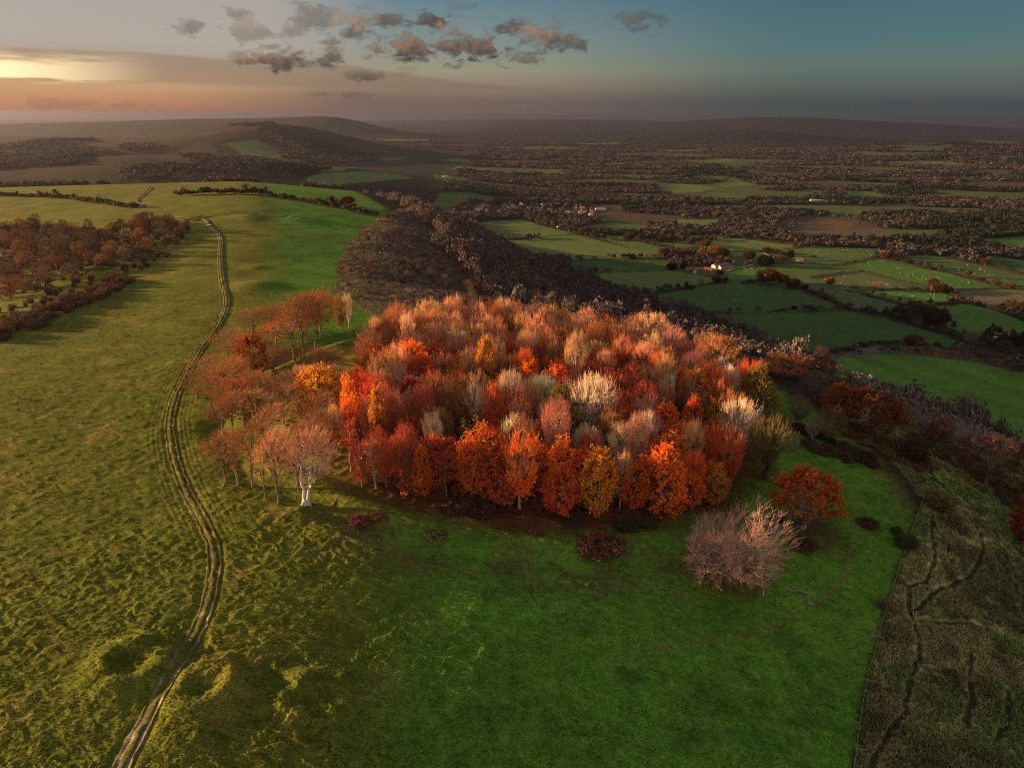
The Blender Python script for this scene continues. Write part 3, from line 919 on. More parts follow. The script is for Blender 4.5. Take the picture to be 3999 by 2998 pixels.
class Tubes:
    """collects tapered polylines, then makes vertex/quad arrays grouped by side count"""
    def __init__(s):
        s.items = {}

    def add(s, pts, radii, sides, mat=0):
        s.items.setdefault((sides, mat, len(pts)), []).append((pts, radii))

    def arrays(s, v0=0):
        V, Q, Mi = [], [], []
        for (sd, mat, n), L in s.items.items():
            P = np.array([a for a, _ in L], float)              # k,n,3
            R = np.array([b for _, b in L], float)              # k,n
            k = len(L)
            tang = np.gradient(P, axis=1)
            tang /= np.linalg.norm(tang, axis=2, keepdims=True) + 1e-9
            ref = np.where(np.abs(tang[..., 2:3]) > .9, np.array([1., 0, 0]), np.array([0, 0, 1.]))
            a = np.cross(tang, ref)
            a /= np.linalg.norm(a, axis=2, keepdims=True) + 1e-9
            b = np.cross(tang, a)
            th = np.arange(sd) * 2 * math.pi / sd
            ring = P[:, :, None] + R[:, :, None, None] * (a[:, :, None] * np.cos(th)[None, None, :, None] + b[:, :, None] * np.sin(th)[None, None, :, None])
            idx = v0 + np.arange(k * n * sd).reshape(k, n, sd)
            nx = np.roll(idx, -1, axis=2)
            q = np.stack([idx[:, :-1], nx[:, :-1], nx[:, 1:], idx[:, 1:]], -1).reshape(-1, 4)
            V.append(ring.reshape(-1, 3))
            Q.append(q)
            Mi.append(np.full(len(q), mat, np.int32))
            v0 += k * n * sd
        if not V:
            return np.zeros((0, 3)), np.zeros((0, 4), np.int32), np.zeros(0, np.int32)
        return np.concatenate(V), np.concatenate(Q), np.concatenate(Mi)


def leaf_quads(rng, pts, size, v0, mat, flat=.35):
    n = len(pts)
    d = rng.normal(size=(n, 3))
    d /= np.linalg.norm(d, axis=1, keepdims=True)
    u = np.cross(d, rng.normal(size=(n, 3)))
    u /= np.linalg.norm(u, axis=1, keepdims=True) + 1e-9
    w = np.cross(d, u)
    s = size * rng.uniform(.6, 1.3, (n, 1))
    a, b = u * s, w * s * rng.uniform(.5, .9, (n, 1))
    P = np.asarray(pts)
    V = np.stack([P - a - .2 * b, P + .1 * a - b, P + a + .2 * b, P - .1 * a + b], 1).reshape(-1, 3)
    Q = v0 + np.arange(n * 4).reshape(n, 4)
    return V, Q, np.full(n, mat, np.int32)


def envelope(rng, n, shape, H, R, lo, rad):
    """points inside the crown: lo = height fraction where the crown starts"""
    out = []
    lob = rng.normal(size=(7, 3))
    lob /= np.linalg.norm(lob, axis=1, keepdims=True)
    la = rng.uniform(-.36, .46, 7)
    zc = (lo + (1 - lo) * .5) * H
    hz = (1 - lo) * .5 * H
    while len(out) < n:
        p = rng.normal(size=3)
        p /= np.linalg.norm(p)
        lump = 1 + float(np.sum(la * np.exp((lob @ p - 1) / .16)))
        p *= rng.uniform(.45, 1) ** .5 * rad * lump
        x, y, z = p
        if shape == 'umbrella':          # flat-bottomed dome
            if z < -.15:
                continue
            zz = lo * H + (1 - lo) * H * (z + .15) / 1.15
            out.append((x * R, y * R, zz))
        elif shape == 'vase':            # narrow below, broad above
            zz = zc + z * hz
            k = .45 + .62 * ((zz / H - lo) / (1 - lo + 1e-6))
            out.append((x * R * k, y * R * k, zz))
        elif shape == 'lobes':           # three uneven masses on low spreading limbs
            k = rng.integers(4)
            c = [(-.36, .08, .58, .66), (.42, .0, .40, .58), (.0, -.45, .34, .52), (.05, .42, .50, .54)][k]
            out.append(((c[0] + x * c[3]) * R, (c[1] + y * c[3]) * R, max(.05, c[2] + z * c[3] * .62) * H))
        elif shape == 'cone':
            zz = zc + z * hz
            k = 1.15 - .55 * ((zz / H - lo) / (1 - lo + 1e-6))
            out.append((x * R * k, y * R * k, zz))
        else:
            out.append((x * R, y * R, zc + z * hz))
    return np.array(out)


def bez(p0, p1, p2, n):
    t = np.linspace(0, 1, n)[:, None]
    return (1 - t) ** 2 * p0 + 2 * t * (1 - t) * p1 + t * t * p2


def make_tree(name, seed, shape='round', H=13, R=4.5, lo=.25, n=(7, 34, 170), twigs=5, twig_len=1.1, twig_r=.028, leaves=0, leaf_size=.24,
              trunk_r=.30, lean=(0, 0), wind=(0, 0), up=.6, bark=None, twig_mat=None, leaf_mat=None, stems=1, spread=1.0, trunk_top=.62, leaf_lo=-1, leaf_hi=9, roots=0, jag=.0):
    """returns (trunk mesh, crown mesh): limbs reach tips spread through the crown's own volume"""
    rng = np.random.default_rng(seed)
    wood, fine = Tubes(), Tubes()
    lean = np.array([lean[0], lean[1], 0.0])
    windv = np.array([wind[0], wind[1], 0.0])
    tips1 = envelope(rng, n[0], shape, H, R, lo, .62)
    tips2 = envelope(rng, n[1], shape, H, R, lo, .82)
    tips3 = envelope(rng, n[2], shape, H, R, lo, .97)
    for t in (tips1, tips2, tips3):
        t += lean[None] * (t[:, 2:3] / H) + windv[None] * np.maximum(0, t[:, 2:3] / H - .35)
    lines = []          # (polyline, radii)
    for s in range(stems):
        ang = 2 * math.pi * s / max(stems, 1) + rng.uniform(0, 1)
        off = np.array([math.cos(ang), math.sin(ang), 0]) * (0.28 * (stems > 1))
        top = np.array([0, 0, H * trunk_top]) + lean * trunk_top + off * (H * .10 * spread)
        p = bez(off * 1.0, off * 2 + np.array([rng.normal() * .25, rng.normal() * .25, H * .3]), top, 7)
        p[1:-1] += rng.normal(size=(5, 3)) * np.array([.10, .10, 0]) * (1 + jag)
        r0 = trunk_r / (stems ** .5)
        r = r0 * np.array([1.7, 1.08, .95, .86, .74, .6, .42])
        p[0, 2] = -.35
        p[1, 2] = min(p[1, 2], .9)
        wood.add(p, r, 8)
        lines.append((p, r))
    for k in range(roots):
        a = 2 * math.pi * k / roots + rng.uniform(-.3, .3)
        L = rng.uniform(.9, 1.7)
        dv = np.array([math.cos(a), math.sin(a), 0])
        wood.add(np.array([dv * .15 + [0, 0, .9], dv * .55 * L + [0, 0, .28], dv * L * 1.1 + [0, 0, -.12]]), np.array([.20, .15, .05]) * trunk_r / .3, 5)

    def attach(parents, tip, tlo, thi, r_ratio, npt, bend, pick=None):
        best, bd = None, 1e9
        for (pl, rr) in parents:
            # attach below the tip: prefer short, rising links
            i = rng.integers(max(1, int(tlo * (len(pl) - 1))), max(2, int(thi * (len(pl) - 1)) + 1))
            i = min(i, len(pl) - 1)
            q = pl[i]
            dd = tip - q
            c = np.linalg.norm(dd) + max(0, -dd[2]) * 1.5
            if c < bd:
                bd, best = c, (pl, rr, i)
        pl, rr, i = best
        q = pl[i]
        tg = pl[i] - pl[i - 1]
        tg = tg / (np.linalg.norm(tg) + 1e-9)
        L = np.linalg.norm(tip - q)
        c = q + tg * L * .25 + (tip - q) * .25 + np.array([0, 0, -1.0]) * L * bend
        p = bez(q, c, tip, npt)
        p[1:-1] += rng.normal(size=(npt - 2, 3)) * L * (.045 + .05 * jag)
        r0 = min(rr[i] * r_ratio, rr[i] * .95)
        return p, r0

    L1 = []
    for t in tips1:
        p, r0 = attach(lines, t, .45, 1.0, .72, 6, .12)
        r = np.linspace(r0, max(r0 * .35, .03), 6)
        wood.add(p, r, 6)
        L1.append((p, r))
    L2 = []
    for t in tips2:
        p, r0 = attach(L1 + lines[:1], t, .3, 1.0, .62, 5, .06)
        r = np.linspace(r0, max(r0 * .3, .022), 5)
        wood.add(p, r, 4)
        L2.append((p, r))
    ends, dirs = [], []
    P2 = np.array([p for p, _ in L2])
    for t in tips3:
        j = rng.integers(1, 5)
        q = P2[:, j]
        dd = t - q
        c = np.linalg.norm(dd, axis=1) + np.maximum(0, -dd[:, 2]) * 1.5
        i = int(np.argmin(c))
        q = q[i]
        L = c[i]
        mid = (q + t) / 2 + np.array([0, 0, -.08 * L]) + rng.normal(size=3) * L * .06
        r0 = max(min(L2[i][1][j] * .7, .05), twig_r * 1.3)
        p = bez(q, mid, t, 4)
        fine.add(p, np.linspace(r0, twig_r, 4), 3, 0)
        ends.append(p)
    ctr = np.array([lean[0] * .6, lean[1] * .6, H * (lo + .25 * (1 - lo))])
    leafpts = []
    for p in ends:
        for k in range(twigs):
            j = rng.uniform(.35, 1.0)
            b = p[0] * (1 - j) + p[-1] * j if j < .9 else p[-1]
            out = p[-1] - ctr
            out = out / (np.linalg.norm(out) + 1e-9)
            dv = out * .7 + np.array([0, 0, up]) + rng.normal(size=3) * .30 + windv * .12
            dv /= np.linalg.norm(dv)
            L = twig_len * rng.uniform(.5, 1.2)
            e = b + dv * L
            m = b + dv * L * .5 + rng.normal(size=3) * L * .09
            fine.add(np.array([b, m, e]), np.array([twig_r, twig_r * .8, twig_r * .4]), 3, 0)
            if leaves and leaf_lo * H < e[2] < leaf_hi * H:
                q = rng.uniform(.1, 1.1, leaves)[:, None]
                leafpts.append(b + (e - b) * q + rng.normal(size=(leaves, 3)) * leaf_size * 1.0)
    V, Q, Mi = wood.arrays()
    tm = mesh_np(name + '_trunk', V, Q, mats=(bark or M_BARK,), mat_q=Mi, smooth=True)
    V, Q, Mi = fine.arrays()
    if leafpts:
        lp = np.concatenate(leafpts)
        v2, q2, m2 = leaf_quads(rng, lp, leaf_size, len(V), 1)
        V, Q, Mi = np.concatenate([V, v2]), np.concatenate([Q, q2]), np.concatenate([Mi, m2])
    cm = mesh_np(name + '_crown', V, Q, mats=(twig_mat or M_TWIG, leaf_mat or M_LEAF), mat_q=Mi)
    return dict(trunk=tm, crown=cm, H=H, R=R)


def make_bush(name, seed, H=3.0, R=2.2, n=130, twigs=5, leaves=2, twig_len=.55, leaf_size=.15, twig_r=.02, stems=9):
    """many-stemmed dome of thin stems and spray, from the ground up; one mesh"""
    rng = np.random.default_rng(seed)
    fine = Tubes()
    lp = []
    tips = envelope(rng, n, 'round', H, R, -.15, 1.0)
    tips = tips[tips[:, 2] > .1]
    # lumps
    for _ in range(4):
        a = rng.uniform(0, 6.28)
        c = np.array([math.cos(a) * R * .6, math.sin(a) * R * .6, H * rng.uniform(.4, .9)])
        k = np.exp(-np.sum((tips - c) ** 2, 1) / (R * .5) ** 2)
        tips += (tips - np.array([0, 0, H * .3])) * (.28 * k[:, None])
    base = rng.normal(size=(stems, 3)) * np.array([R * .22, R * .22, 0])
    for t in tips:
        b = base[rng.integers(stems)].copy()
        b[2] = -.15
        mid = (b + t) / 2 + np.array([0, 0, .25 * np.linalg.norm(t[:2])]) + rng.normal(size=3) * .15
        p = bez(b, mid, t, 4)
        fine.add(p, np.linspace(.035, twig_r, 4), 3, 0)
        for k in range(twigs):
            j = rng.uniform(.45, 1)
            s = bez(b, mid, t, 21)[int(j * 20)]
            dv = (s - np.array([0, 0, H * .2]))
            dv = dv / (np.linalg.norm(dv) + 1e-9) * .8 + np.array([0, 0, .35]) + rng.normal(size=3) * .5
            dv /= np.linalg.norm(dv)
            e = s + dv * twig_len * rng.uniform(.5, 1.2)
            fine.add(np.array([s, (s + e) / 2 + rng.normal(size=3) * .04, e]), np.array([twig_r, twig_r * .8, twig_r * .4]), 3, 0)
            if leaves:
                lp.append(s + (e - s) * rng.uniform(.2, 1.1, leaves)[:, None] + rng.normal(size=(leaves, 3)) * leaf_size)
    V, Q, Mi = fine.arrays()
    if lp:
        v2, q2, m2 = leaf_quads(rng, np.concatenate(lp), leaf_size, len(V), 1)
        V, Q, Mi = np.concatenate([V, v2]), np.concatenate([Q, q2]), np.concatenate([Mi, m2])
    return dict(mesh=mesh_np(name, V, Q, mats=(M_TWIGB, M_BUSH), mat_q=Mi), H=H, R=R)


P_ = {}
for i in range(3):   # windswept beeches with clear trunks and umbrella crowns
    P_['umb%d' % i] = make_tree('beech', 10 + i, 'umbrella', 13, 5.4, .55, (9, 46, 205), 6, 1.5, .019, leaves=1, leaf_size=.08, trunk_r=.26,
                                lean=(1.0, .2), wind=(2.4, -.4), up=.7, trunk_top=.60, twig_mat=M_TWIG)
for i in range(3):   # leafy beeches and maples
    P_['leaf%d' % i] = make_tree('leafy', 20 + i, ['round', 'cone', 'round'][i], 12.5, 4.6, .04, (9, 44, 260), 5, 1.1, .022, leaves=5, leaf_size=.20, trunk_r=.27, up=.25,
                                 trunk_top=.8, twig_mat=M_TWIGB)
for i in range(3):   # ashes, bare, upswept pale shoots
    P_['ash%d' % i] = make_tree('ash', 30 + i, 'vase', 13.5, 4.8, .15, (9, 50, 210), 7, 2.1, .026, leaves=0, trunk_r=.27, up=1.7, trunk_top=.7, bark=M_BARKP, twig_mat=M_TWIG)
for i in range(4):   # russet, nearly bare: dense twigs, last leaves low down
    P_['rus%d' % i] = make_tree('russet', 40 + i, ['round', 'vase', 'round', 'vase'][i], 13, 5.0, .05, (9, 48, 240), 8, 2.0, .021, leaves=1, leaf_size=.15, trunk_r=.26, up=1.7,
                                trunk_top=.72, twig_mat=M_TWIG)
P_['half0'] = make_tree('halfbare', 50, 'vase', 14, 4.8, .12, (9, 46, 210), 5, 1.4, .036, leaves=6, leaf_size=.23, trunk_r=.28, up=.7, trunk_top=.75, bark=M_BARKP, leaf_hi=.46)
P_['pole0'] = make_tree('pole', 51, 'vase', 9, 1.7, .42, (5, 16, 60), 4, .8, .022, leaves=1, leaf_size=.15, trunk_r=.13, up=.8, trunk_top=.75, bark=M_BARKP)
P_['pole1'] = make_tree('pole', 52, 'round', 8, 1.9, .35, (5, 16, 60), 4, .8, .022, leaves=2, leaf_size=.16, trunk_r=.12, up=.6, trunk_top=.75)
P_['fork'] = make_tree('fork', 53, 'umbrella', 13, 5.6, .42, (7, 40, 190), 5, 1.2, .03, trunk_r=.50, lean=(1.6, 0), wind=(1.4, 0), up=.5, trunk_top=.50, bark=M_BARKW, stems=2, spread=3.4, roots=7, jag=1.0)
P_['wide'] = make_tree('wide', 54, 'lobes', 9.5, 7.4, .0, (13, 100, 560), 7, 1.1, .017, trunk_r=.20, up=.22, trunk_top=.30, bark=M_BARKP, jag=1.0)
P_['spread'] = make_tree('spread', 55, 'round', 9.0, 6.0, .06, (9, 48, 240), 5, 1.1, .026, leaves=5, leaf_size=.21, trunk_r=.40, up=.3, trunk_top=.36, lean=(1.2, 0), bark=M_BARKP, jag=.8, twig_mat=M_TWIGB, leaf_lo=.42)
P_['dark'] = make_tree('dark', 56, 'vase', 10.5, 5.2, .16, (11, 56, 300), 6, 1.3, .026, trunk_r=.42, up=.75, trunk_top=.34, bark=M_BARKD)
for i in range(3):   # general bare woodland tree
    P_['bare%d' % i] = make_tree('bare', 60 + i, 'round', 11, 4.8, .10, (8, 40, 220), 7, 1.3, .022, leaves=1, leaf_size=.11, trunk_r=.24, up=.6, trunk_top=.66)
for i in range(2):   # oak in a field, still brown-leaved
    P_['oak%d' % i] = make_tree('oak', 70 + i, 'round', 11, 6.0, .10, (9, 40, 170), 5, 1.1, .05, leaves=4, leaf_size=.42, trunk_r=.42, up=.3, trunk_top=.5, twig_mat=M_TWIGB)
P_['conif'] = make_tree('dark evergreen', 75, 'round', 9, 4.6, .04, (8, 36, 170), 5, .8, .05, leaves=7, leaf_size=.42, trunk_r=.35, up=.4, trunk_top=.6, twig_mat=M_TWIGB, leaf_mat=M_BUSH)
for i in range(3):
    P_['bush%d' % i] = make_bush('bush', 80 + i)
P_['gorse'] = make_bush('gorse', 84, 1.6, 1.8, 120, 6, 4, .40, .12)
P_['bramble'] = make_bush('bramble', 85, 1.0, 2.6, 190, 6, 3, .45, .13)
P_['sap'] = make_bush('sapling', 86, 3.4, 1.5, 70, 4, 0, .9, .1, .024, 6)

SOLVE_CACHE = {}


def top_height(x, y, z0, py_top):
    """height above z0 that puts a tree's top on photograph row py_top"""
    v = (1499.0 - py_top) / FPX
    cp, sp = math.cos(PITCH), math.sin(PITCH)
    dz = y * (v * cp - sp) / (cp + v * sp)
    return max(1.5, CAM_Z + dz - z0)


TREES = []          # every planted tree: x, y, radius


def plant(kind, x, y, height, width=None, color=(.3, .1, .03), label='', cat='tree', group=None, name='tree', rz=None, rng=random.Random(7), sink=.0, trunk_col=None):
    pr = P_[kind]
    z = ground_z(x, y)
    root = empty(name, (x, y, z - sink), rng.uniform(0, 6.28) if rz is None else rz)
    sz = height / pr['H']
    sx = sz if width is None else width / (2 * pr['R'] * 1.12)
    ax_, ay_ = rng.uniform(.80, 1.22), rng.uniform(.80, 1.22)
    tilt = (rng.uniform(-.07, .07), rng.uniform(-.07, .07), 0)
    for nm in ('trunk', 'crown'):
        o = link(nm, pr[nm], root)
        o.scale = (sx * ax_, sx * ay_, sz)
        o.rotation_euler = tilt
        o.color = (*color, 1.0)
    tag(root, label, cat, group)
    TREES.append((x, y, (width or 9) / 2))
    return root


def plant_bush(kind, x, y, height, width, color, label, cat='bush', group=None, name='bush', rng=random.Random(8)):
    pr = P_[kind]
    o = link(name, pr['mesh'])
    o.location = (x, y, ground_z(x, y))
    o.rotation_euler = (0, 0, rng.uniform(0, 6.28))
    sx = width / (2 * pr['R'] * 1.15)
    o.scale = (sx, sx, height / (pr['H'] * 1.1))
    o.color = (*color, 1.0)
    tag(o, label, cat, group)
    return o


def ray_lift(px, py, h):
    """ground point whose top, h metres up, shows at this pixel (arrays allowed)"""
    global CAM_Z
    old = CAM_Z
    CAM_Z = old - h
    try:
        r = ground_at(px, py)
    finally:
        CAM_Z = old
    return r

# ------------------------------------------------------------------ the ring of trees on the hill
ORANGE, YELLOW, RED, DEEP, RUST, TAN, PALE, PINK, GOLD, OLIVE, DKBR = (
    (.76, .235, .040), (.70, .36, .045), (.64, .165, .055), (.40, .105, .062), (.33, .175, .085), (.58, .37, .22), (.64, .54, .41), (.58, .31, .21),
    (.62, .31, .055), (.24, .20, .06), (.075, .042, .026))
rr_ = random.Random(11)
RING_HAND = [  # kind, base px, base py, top py, crown px, colour, label
    # western edge, tall trunks over bright grass
    ('umb0', 883, 1885, 1680, 190, RUST, 'leaning rust-brown beech with a low flat crown beside the track, westernmost of the front edge'),
    ('pole0', 929, 1897, 1760, 60, RUST, 'thin young tree just right of the leaning flat-crowned beech by the track'),
    ('umb1', 989, 1900, 1655, 180, RUST, 'tall rusty beech standing between the thin young tree and two pale-footed trunks'),
    ('umb2', 1037, 1946, 1715, 130, RUST, 'smaller gnarled beech with a pale foot, left of the pale-footed taller one'),
    ('umb0', 1087, 1967, 1668, 150, TAN, 'tall tan-twigged beech with pale root flare left of the white forked tree'),
    ('umb1', 1164, 1894, 1640, 150, PINK, 'beech with grey-pink twigs on a grassy mound behind the white forked tree'),
    ('fork', 1194, 1973, 1655, 240, PINK, 'white forked tree with spreading bare roots at the south corner of the wood'),
    ('umb2', 1218, 1774, 1600, 170, RUST, 'rust-brown beech behind the pink crown of the white forked tree'),
    ('pole1', 1290, 1800, 1690, 70, DEEP, 'slender dark red sapling right of the pink-crowned forked tree'),
    ('pole0', 1372, 1838, 1650, 90, DEEP, 'slim dark red tree alone at the end of the little footpath'),
    ('umb2', 874, 1695, 1560, 170, RUST, 'leaning beech whose rusty crown overhangs the bend of the track'),
    ('umb0', 908, 1695, 1530, 150, RUST, 'straight dark trunk under a rusty crown, beside the leaning beech at the bend'),
    ('umb1', 956, 1671, 1520, 190, RUST, 'broad dark-limbed beech in front of a patch of glowing yellow grass'),
    ('umb2', 1107, 1659, 1500, 190, PINK, 'pinkish brown beech in the gap left of the golden yellow tree'),
    ('leaf0', 1262, 1650, 1438, 195, YELLOW, 'golden yellow domed beech in full leaf, at the west side of the wood'),
    ('umb0', 1175, 1570, 1425, 190, PINK, 'dome of pinkish twigs touching the left of the golden yellow beech'),
    ('leaf2', 986, 1500, 1330, 130, (.26, .09, .02), 'dark orange tree with an open dark trunk in the second row of the west edge'),
    ('umb1', 1076, 1376, 1250, 165, RED, 'orange-red domed beech below the tallest trunks of the west edge'),
    ('umb2', 1149, 1406, 1150, 150, RUST, 'tall beech with a red-brown crown, left of the tallest pair'),
    ('umb0', 1185, 1396, 1143, 150, RUST, 'tall dark-trunked beech of the group at the top of the west edge'),
    ('umb1', 1230, 1390, 1135, 150, RED, 'tallest red-topped beech, rightmost of the group at the top of the west edge'),
    ('pole1', 1194, 1327, 1230, 70, RUST, 'thin tree behind the three tallest trunks of the west edge'),
    ('umb2', 1060, 1300, 1185, 150, RUST, 'rusty beech leaning into the left of the tallest group'),
    ('umb1', 985, 1310, 1205, 120, RUST, 'low brown beech at the far left tip behind the tallest group'),
    ('pole1', 1254, 1309, 1225, 70, OLIVE, 'small scrubby tree right of the tallest red-topped beech'),
    ('rus1', 1336, 1290, 1165, 85, (.26, .15, .05), 'olive-brown tree standing clear in the grass behind the wood'),
    ('ash1', 1364, 1282, 1152, 55, PALE, 'slender pale-trunked tree in front of the olive-brown one on the grass behind the wood'),
    ('umb0', 890, 1400, 1285, 150, RUST, 'brown beech at the outer west edge, crown sloping away from the wind'),
    ('umb1', 810, 1500, 1395, 170, RUST, 'dark brown low-sweeping beech where the wood comes nearest the track'),
    ('umb2', 770, 1555, 1455, 140, RUST, 'outermost rusty crown brushing the track side of the wood'),
    ('umb1', 870, 1530, 1420, 150, RUST, 'brown beech between the outermost crown and the dark orange tree'),
    ('umb0', 930, 1445, 1310, 150, RUST, 'rusty dome behind the dark orange tree'),
    ('umb0', 830, 1625, 1480, 160, RUST, 'rust-brown beech overhanging the double ruts at the bend'),
    ('umb1', 1050, 1740, 1580, 150, PINK, 'pinkish beech in the shade behind the tall rusty beech of the front edge'),
    ('umb2', 1000, 1600, 1470, 140, RUST, 'brown crown between the dark orange tree and the pinkish dome'),
    # front row
    ('rus0', 1415, 1900, 1735, 110, DEEP, 'dark red twiggy tree at the left end of the front row'),
    ('pole0', 1470, 1908, 1740, 90, PINK, 'white-stemmed pink-twigged sapling, first of three in the front row'),
    ('rus1', 1510, 1905, 1720, 110, DEEP, 'dark red tree with a crooked white stem in the front row'),
    ('rus2', 1600, 1918, 1690, 120, DEEP, 'crimson brown tree left of the narrow orange one in the front row'),
    ('leaf1', 1655, 1930, 1755, 95, ORANGE, 'narrow bright orange tree with a pale stem in the front row'),
    ('pole1', 1745, 1938, 1760, 90, DEEP, 'thin dark red tree beside a leaning dead stem in the front row'),
    ('leaf2', 1838, 1938, 1740, 130, ORANGE, 'round orange tree on a pale stem above the bramble patch'),
    ('half0', 2028, 1985, 1690, 210, ORANGE, 'pale bare-topped tree with an orange skirt of leaves in the middle of the front row'),
    ('leaf0', 1955, 1965, 1860, 110, RED, 'small red tree under the left arm of the pale bare-topped tree'),
    ('leaf2', 2190, 2015, 1850, 150, RED, 'low vermilion tree at the foot of the yellow one'),
    ('leaf0', 2330, 2015, 1750, 190, YELLOW, 'tall yellow tree in full leaf in the middle of the front row'),
    ('leaf1', 2580, 1990, 1745, 190, ORANGE, 'broad flame-orange tree right of two thin pale stems in the front row'),
    ('leaf2', 2680, 1985, 1850, 110, ORANGE, 'smaller orange tree against the right side of the flame-orange one'),
    ('leaf0', 2775, 1965, 1800, 140, GOLD, 'orange-gold tree at the right end of the front row'),
    ('ash0', 2420, 1985, 1770, 80, TAN, 'thin bare tree between the yellow and the flame-orange trees'),
    # singled out inside
    ('ash1', 2155, 1860, 1560, 200, PINK, 'big pinkish grey wide-branched tree above the pale bare-topped one'),
    ('ash2', 2330, 1730, 1475, 200, PALE, 'large cream-twigged ash in the centre right of the wood'),
    ('ash0', 2250, 1560, 1300, 120, TAN, 'sandy fan-shaped ash lit at the back of the wood, above the large cream-twigged ash'),
    ('ash2', 2850, 1790, 1565, 185, PALE, 'silver-white twiggy tree at the right side of the wood'),
    ('ash0', 2680, 1860, 1640, 150, TAN, 'tan bare tree in front of a red-orange crown, left of the silver-white one'),
    ('leaf1', 2690, 1740, 1560, 110, RED, 'red-orange cone-shaped tree between tan bare trees on the right'),
    ('ash1', 1710, 1830, 1620, 120, PALE, 'cream bare tree with a forked grey trunk left of two small olive trees'),
    ('pole1', 1830, 1790, 1635, 60, OLIVE, 'small olive-green leafy tree in the middle of the wood'),
    ('ash0', 2000, 1670, 1455, 115, PALE, 'cream bare ash, tallest of the pale group in the middle'),
    ('ash2', 1870, 1700, 1505, 120, PALE, 'cream bare ash left of the tallest of the pale group'),
    ('ash1', 2480, 1900, 1620, 130, PINK, 'grey-pink bare tree behind the flame-orange one'),
    ('leaf1', 1900, 1560, 1335, 100, GOLD, 'gold-orange pointed tree in the second row from the back'),
    ('leaf0', 1490, 1790, 1510, 80, GOLD, 'narrow amber tree in the left half of the wood'),
    ('leaf2', 1375, 1760, 1520, 95, ORANGE, 'orange leafy tree between the golden beech and the dark red trees'),
    ('rus2', 2800, 1500, 1315, 210, (.42, .20, .09), 'broad ginger-twigged tree at the back right of the wood'),
    ('rus0', 2540, 1360, 1222, 170, TAN, 'greyish tan round-topped tree on the back edge of the wood'),
    ('leaf1', 2960, 1660, 1480, 130, OLIVE, 'yellow-olive leafy tree on the right edge of the wood'),
    ('leaf2', 2930, 1600, 1440, 110, OLIVE, 'dull olive tree behind the yellow-olive one at the right edge'),
    # right of the wood
    ('dark', 2985, 1868, 1630, 190, (.15, .115, .05), 'dark bare vase-shaped tree with a short black trunk on the right edge of the wood'),
    ('spread', 3132, 2060, 1835, 280, (.52, .16, .04), 'spreading orange-brown oak alone on the grass right of the wood'),
    ('wide', 2862, 2245, 1965, 500, (.50, .32, .27), 'huge wide bare tree with pinkish twigs in front of the right end of the wood'),
    ('rus2', 3054, 1470, 1382, 190, (.50, .19, .07), 'round ginger tree beyond the right edge of the wood'),
    ('spread', 3372, 1680, 1520, 250, (.16, .055, .022), 'broad dark orange-brown tree on the brow right of the wood'),
    ('leaf2', 3265, 1610, 1505, 130, (.40, .15, .05), 'ginger tree left of the broad dark one on the brow'),
]
HANDV = []          # distinctive crowns that must stay in view: pixel centre, distance
for (k, bx, by, ty, wpx, colr, lab) in RING_HAND:
    if k.startswith('umb') and colr in (PINK, RED):
        colr = tuple(.5 * (a + b) for a, b in zip(colr, (.32, .19, .09)))
    x, y = G(bx, by)
    z = ground_z(x, y)
    h = top_height(x, y, z, ty) * (1.06 if k.startswith('leaf') else 1.0)
    wpx = wpx * (1.18 if k.startswith('umb') else 1.15)
    _, _, f = project(x, y, z + h * .6)
    HANDV.append((bx, ty + .38 * (by - ty), f))
    nm = {'umb': 'beech_tree', 'lea': 'beech_tree', 'ash': 'ash_tree', 'rus': 'beech_tree', 'hal': 'ash_tree', 'pol': 'young_tree', 'for': 'beech_tree',
          'wid': 'bare_tree', 'spr': 'oak_tree', 'dar': 'bare_tree'}[k[:3]]
    rz = rr_.uniform(-.5, .5) if k.startswith(('umb', 'fork')) else rr_.uniform(0, 6.28)
    plant(k, x, y, h, wpx * f / FPX, colr, lab, 'tree', None, nm, rz)

# more wind-shaped beeches packed along the western edge
wl = random.Random(17)
wedge = [(-46, 140), (-62, 150), (-74, 170), (-80, 190), (-74, 200), (-48, 200), (-46, 185), (-44, 160)]
nw, tw = 0, 0
while nw < 9 and tw < 3000:
    tw += 1
    x, y = wl.uniform(-82, -42), wl.uniform(138, 240)
    if not in_poly(np.array([x]), np.array([y]), wedge)[0] or any((x - a) ** 2 + (y - b) ** 2 < 5.0 ** 2 for a, b, _ in TREES):
        continue
    plant('umb%d' % wl.randrange(3), x, y, wl.uniform(10.5, 13), wl.uniform(11, 14), tuple(c * wl.uniform(.8, 1.1) for c in wl.choice([RUST, RUST, (.42, .20, .08)])),
          'rust-brown wind-shaped beech packed among its like at the west edge of the wood', 'tree', 'beeches packed along the west edge', 'beech_tree', wl.uniform(-.5, .5))
    nw += 1

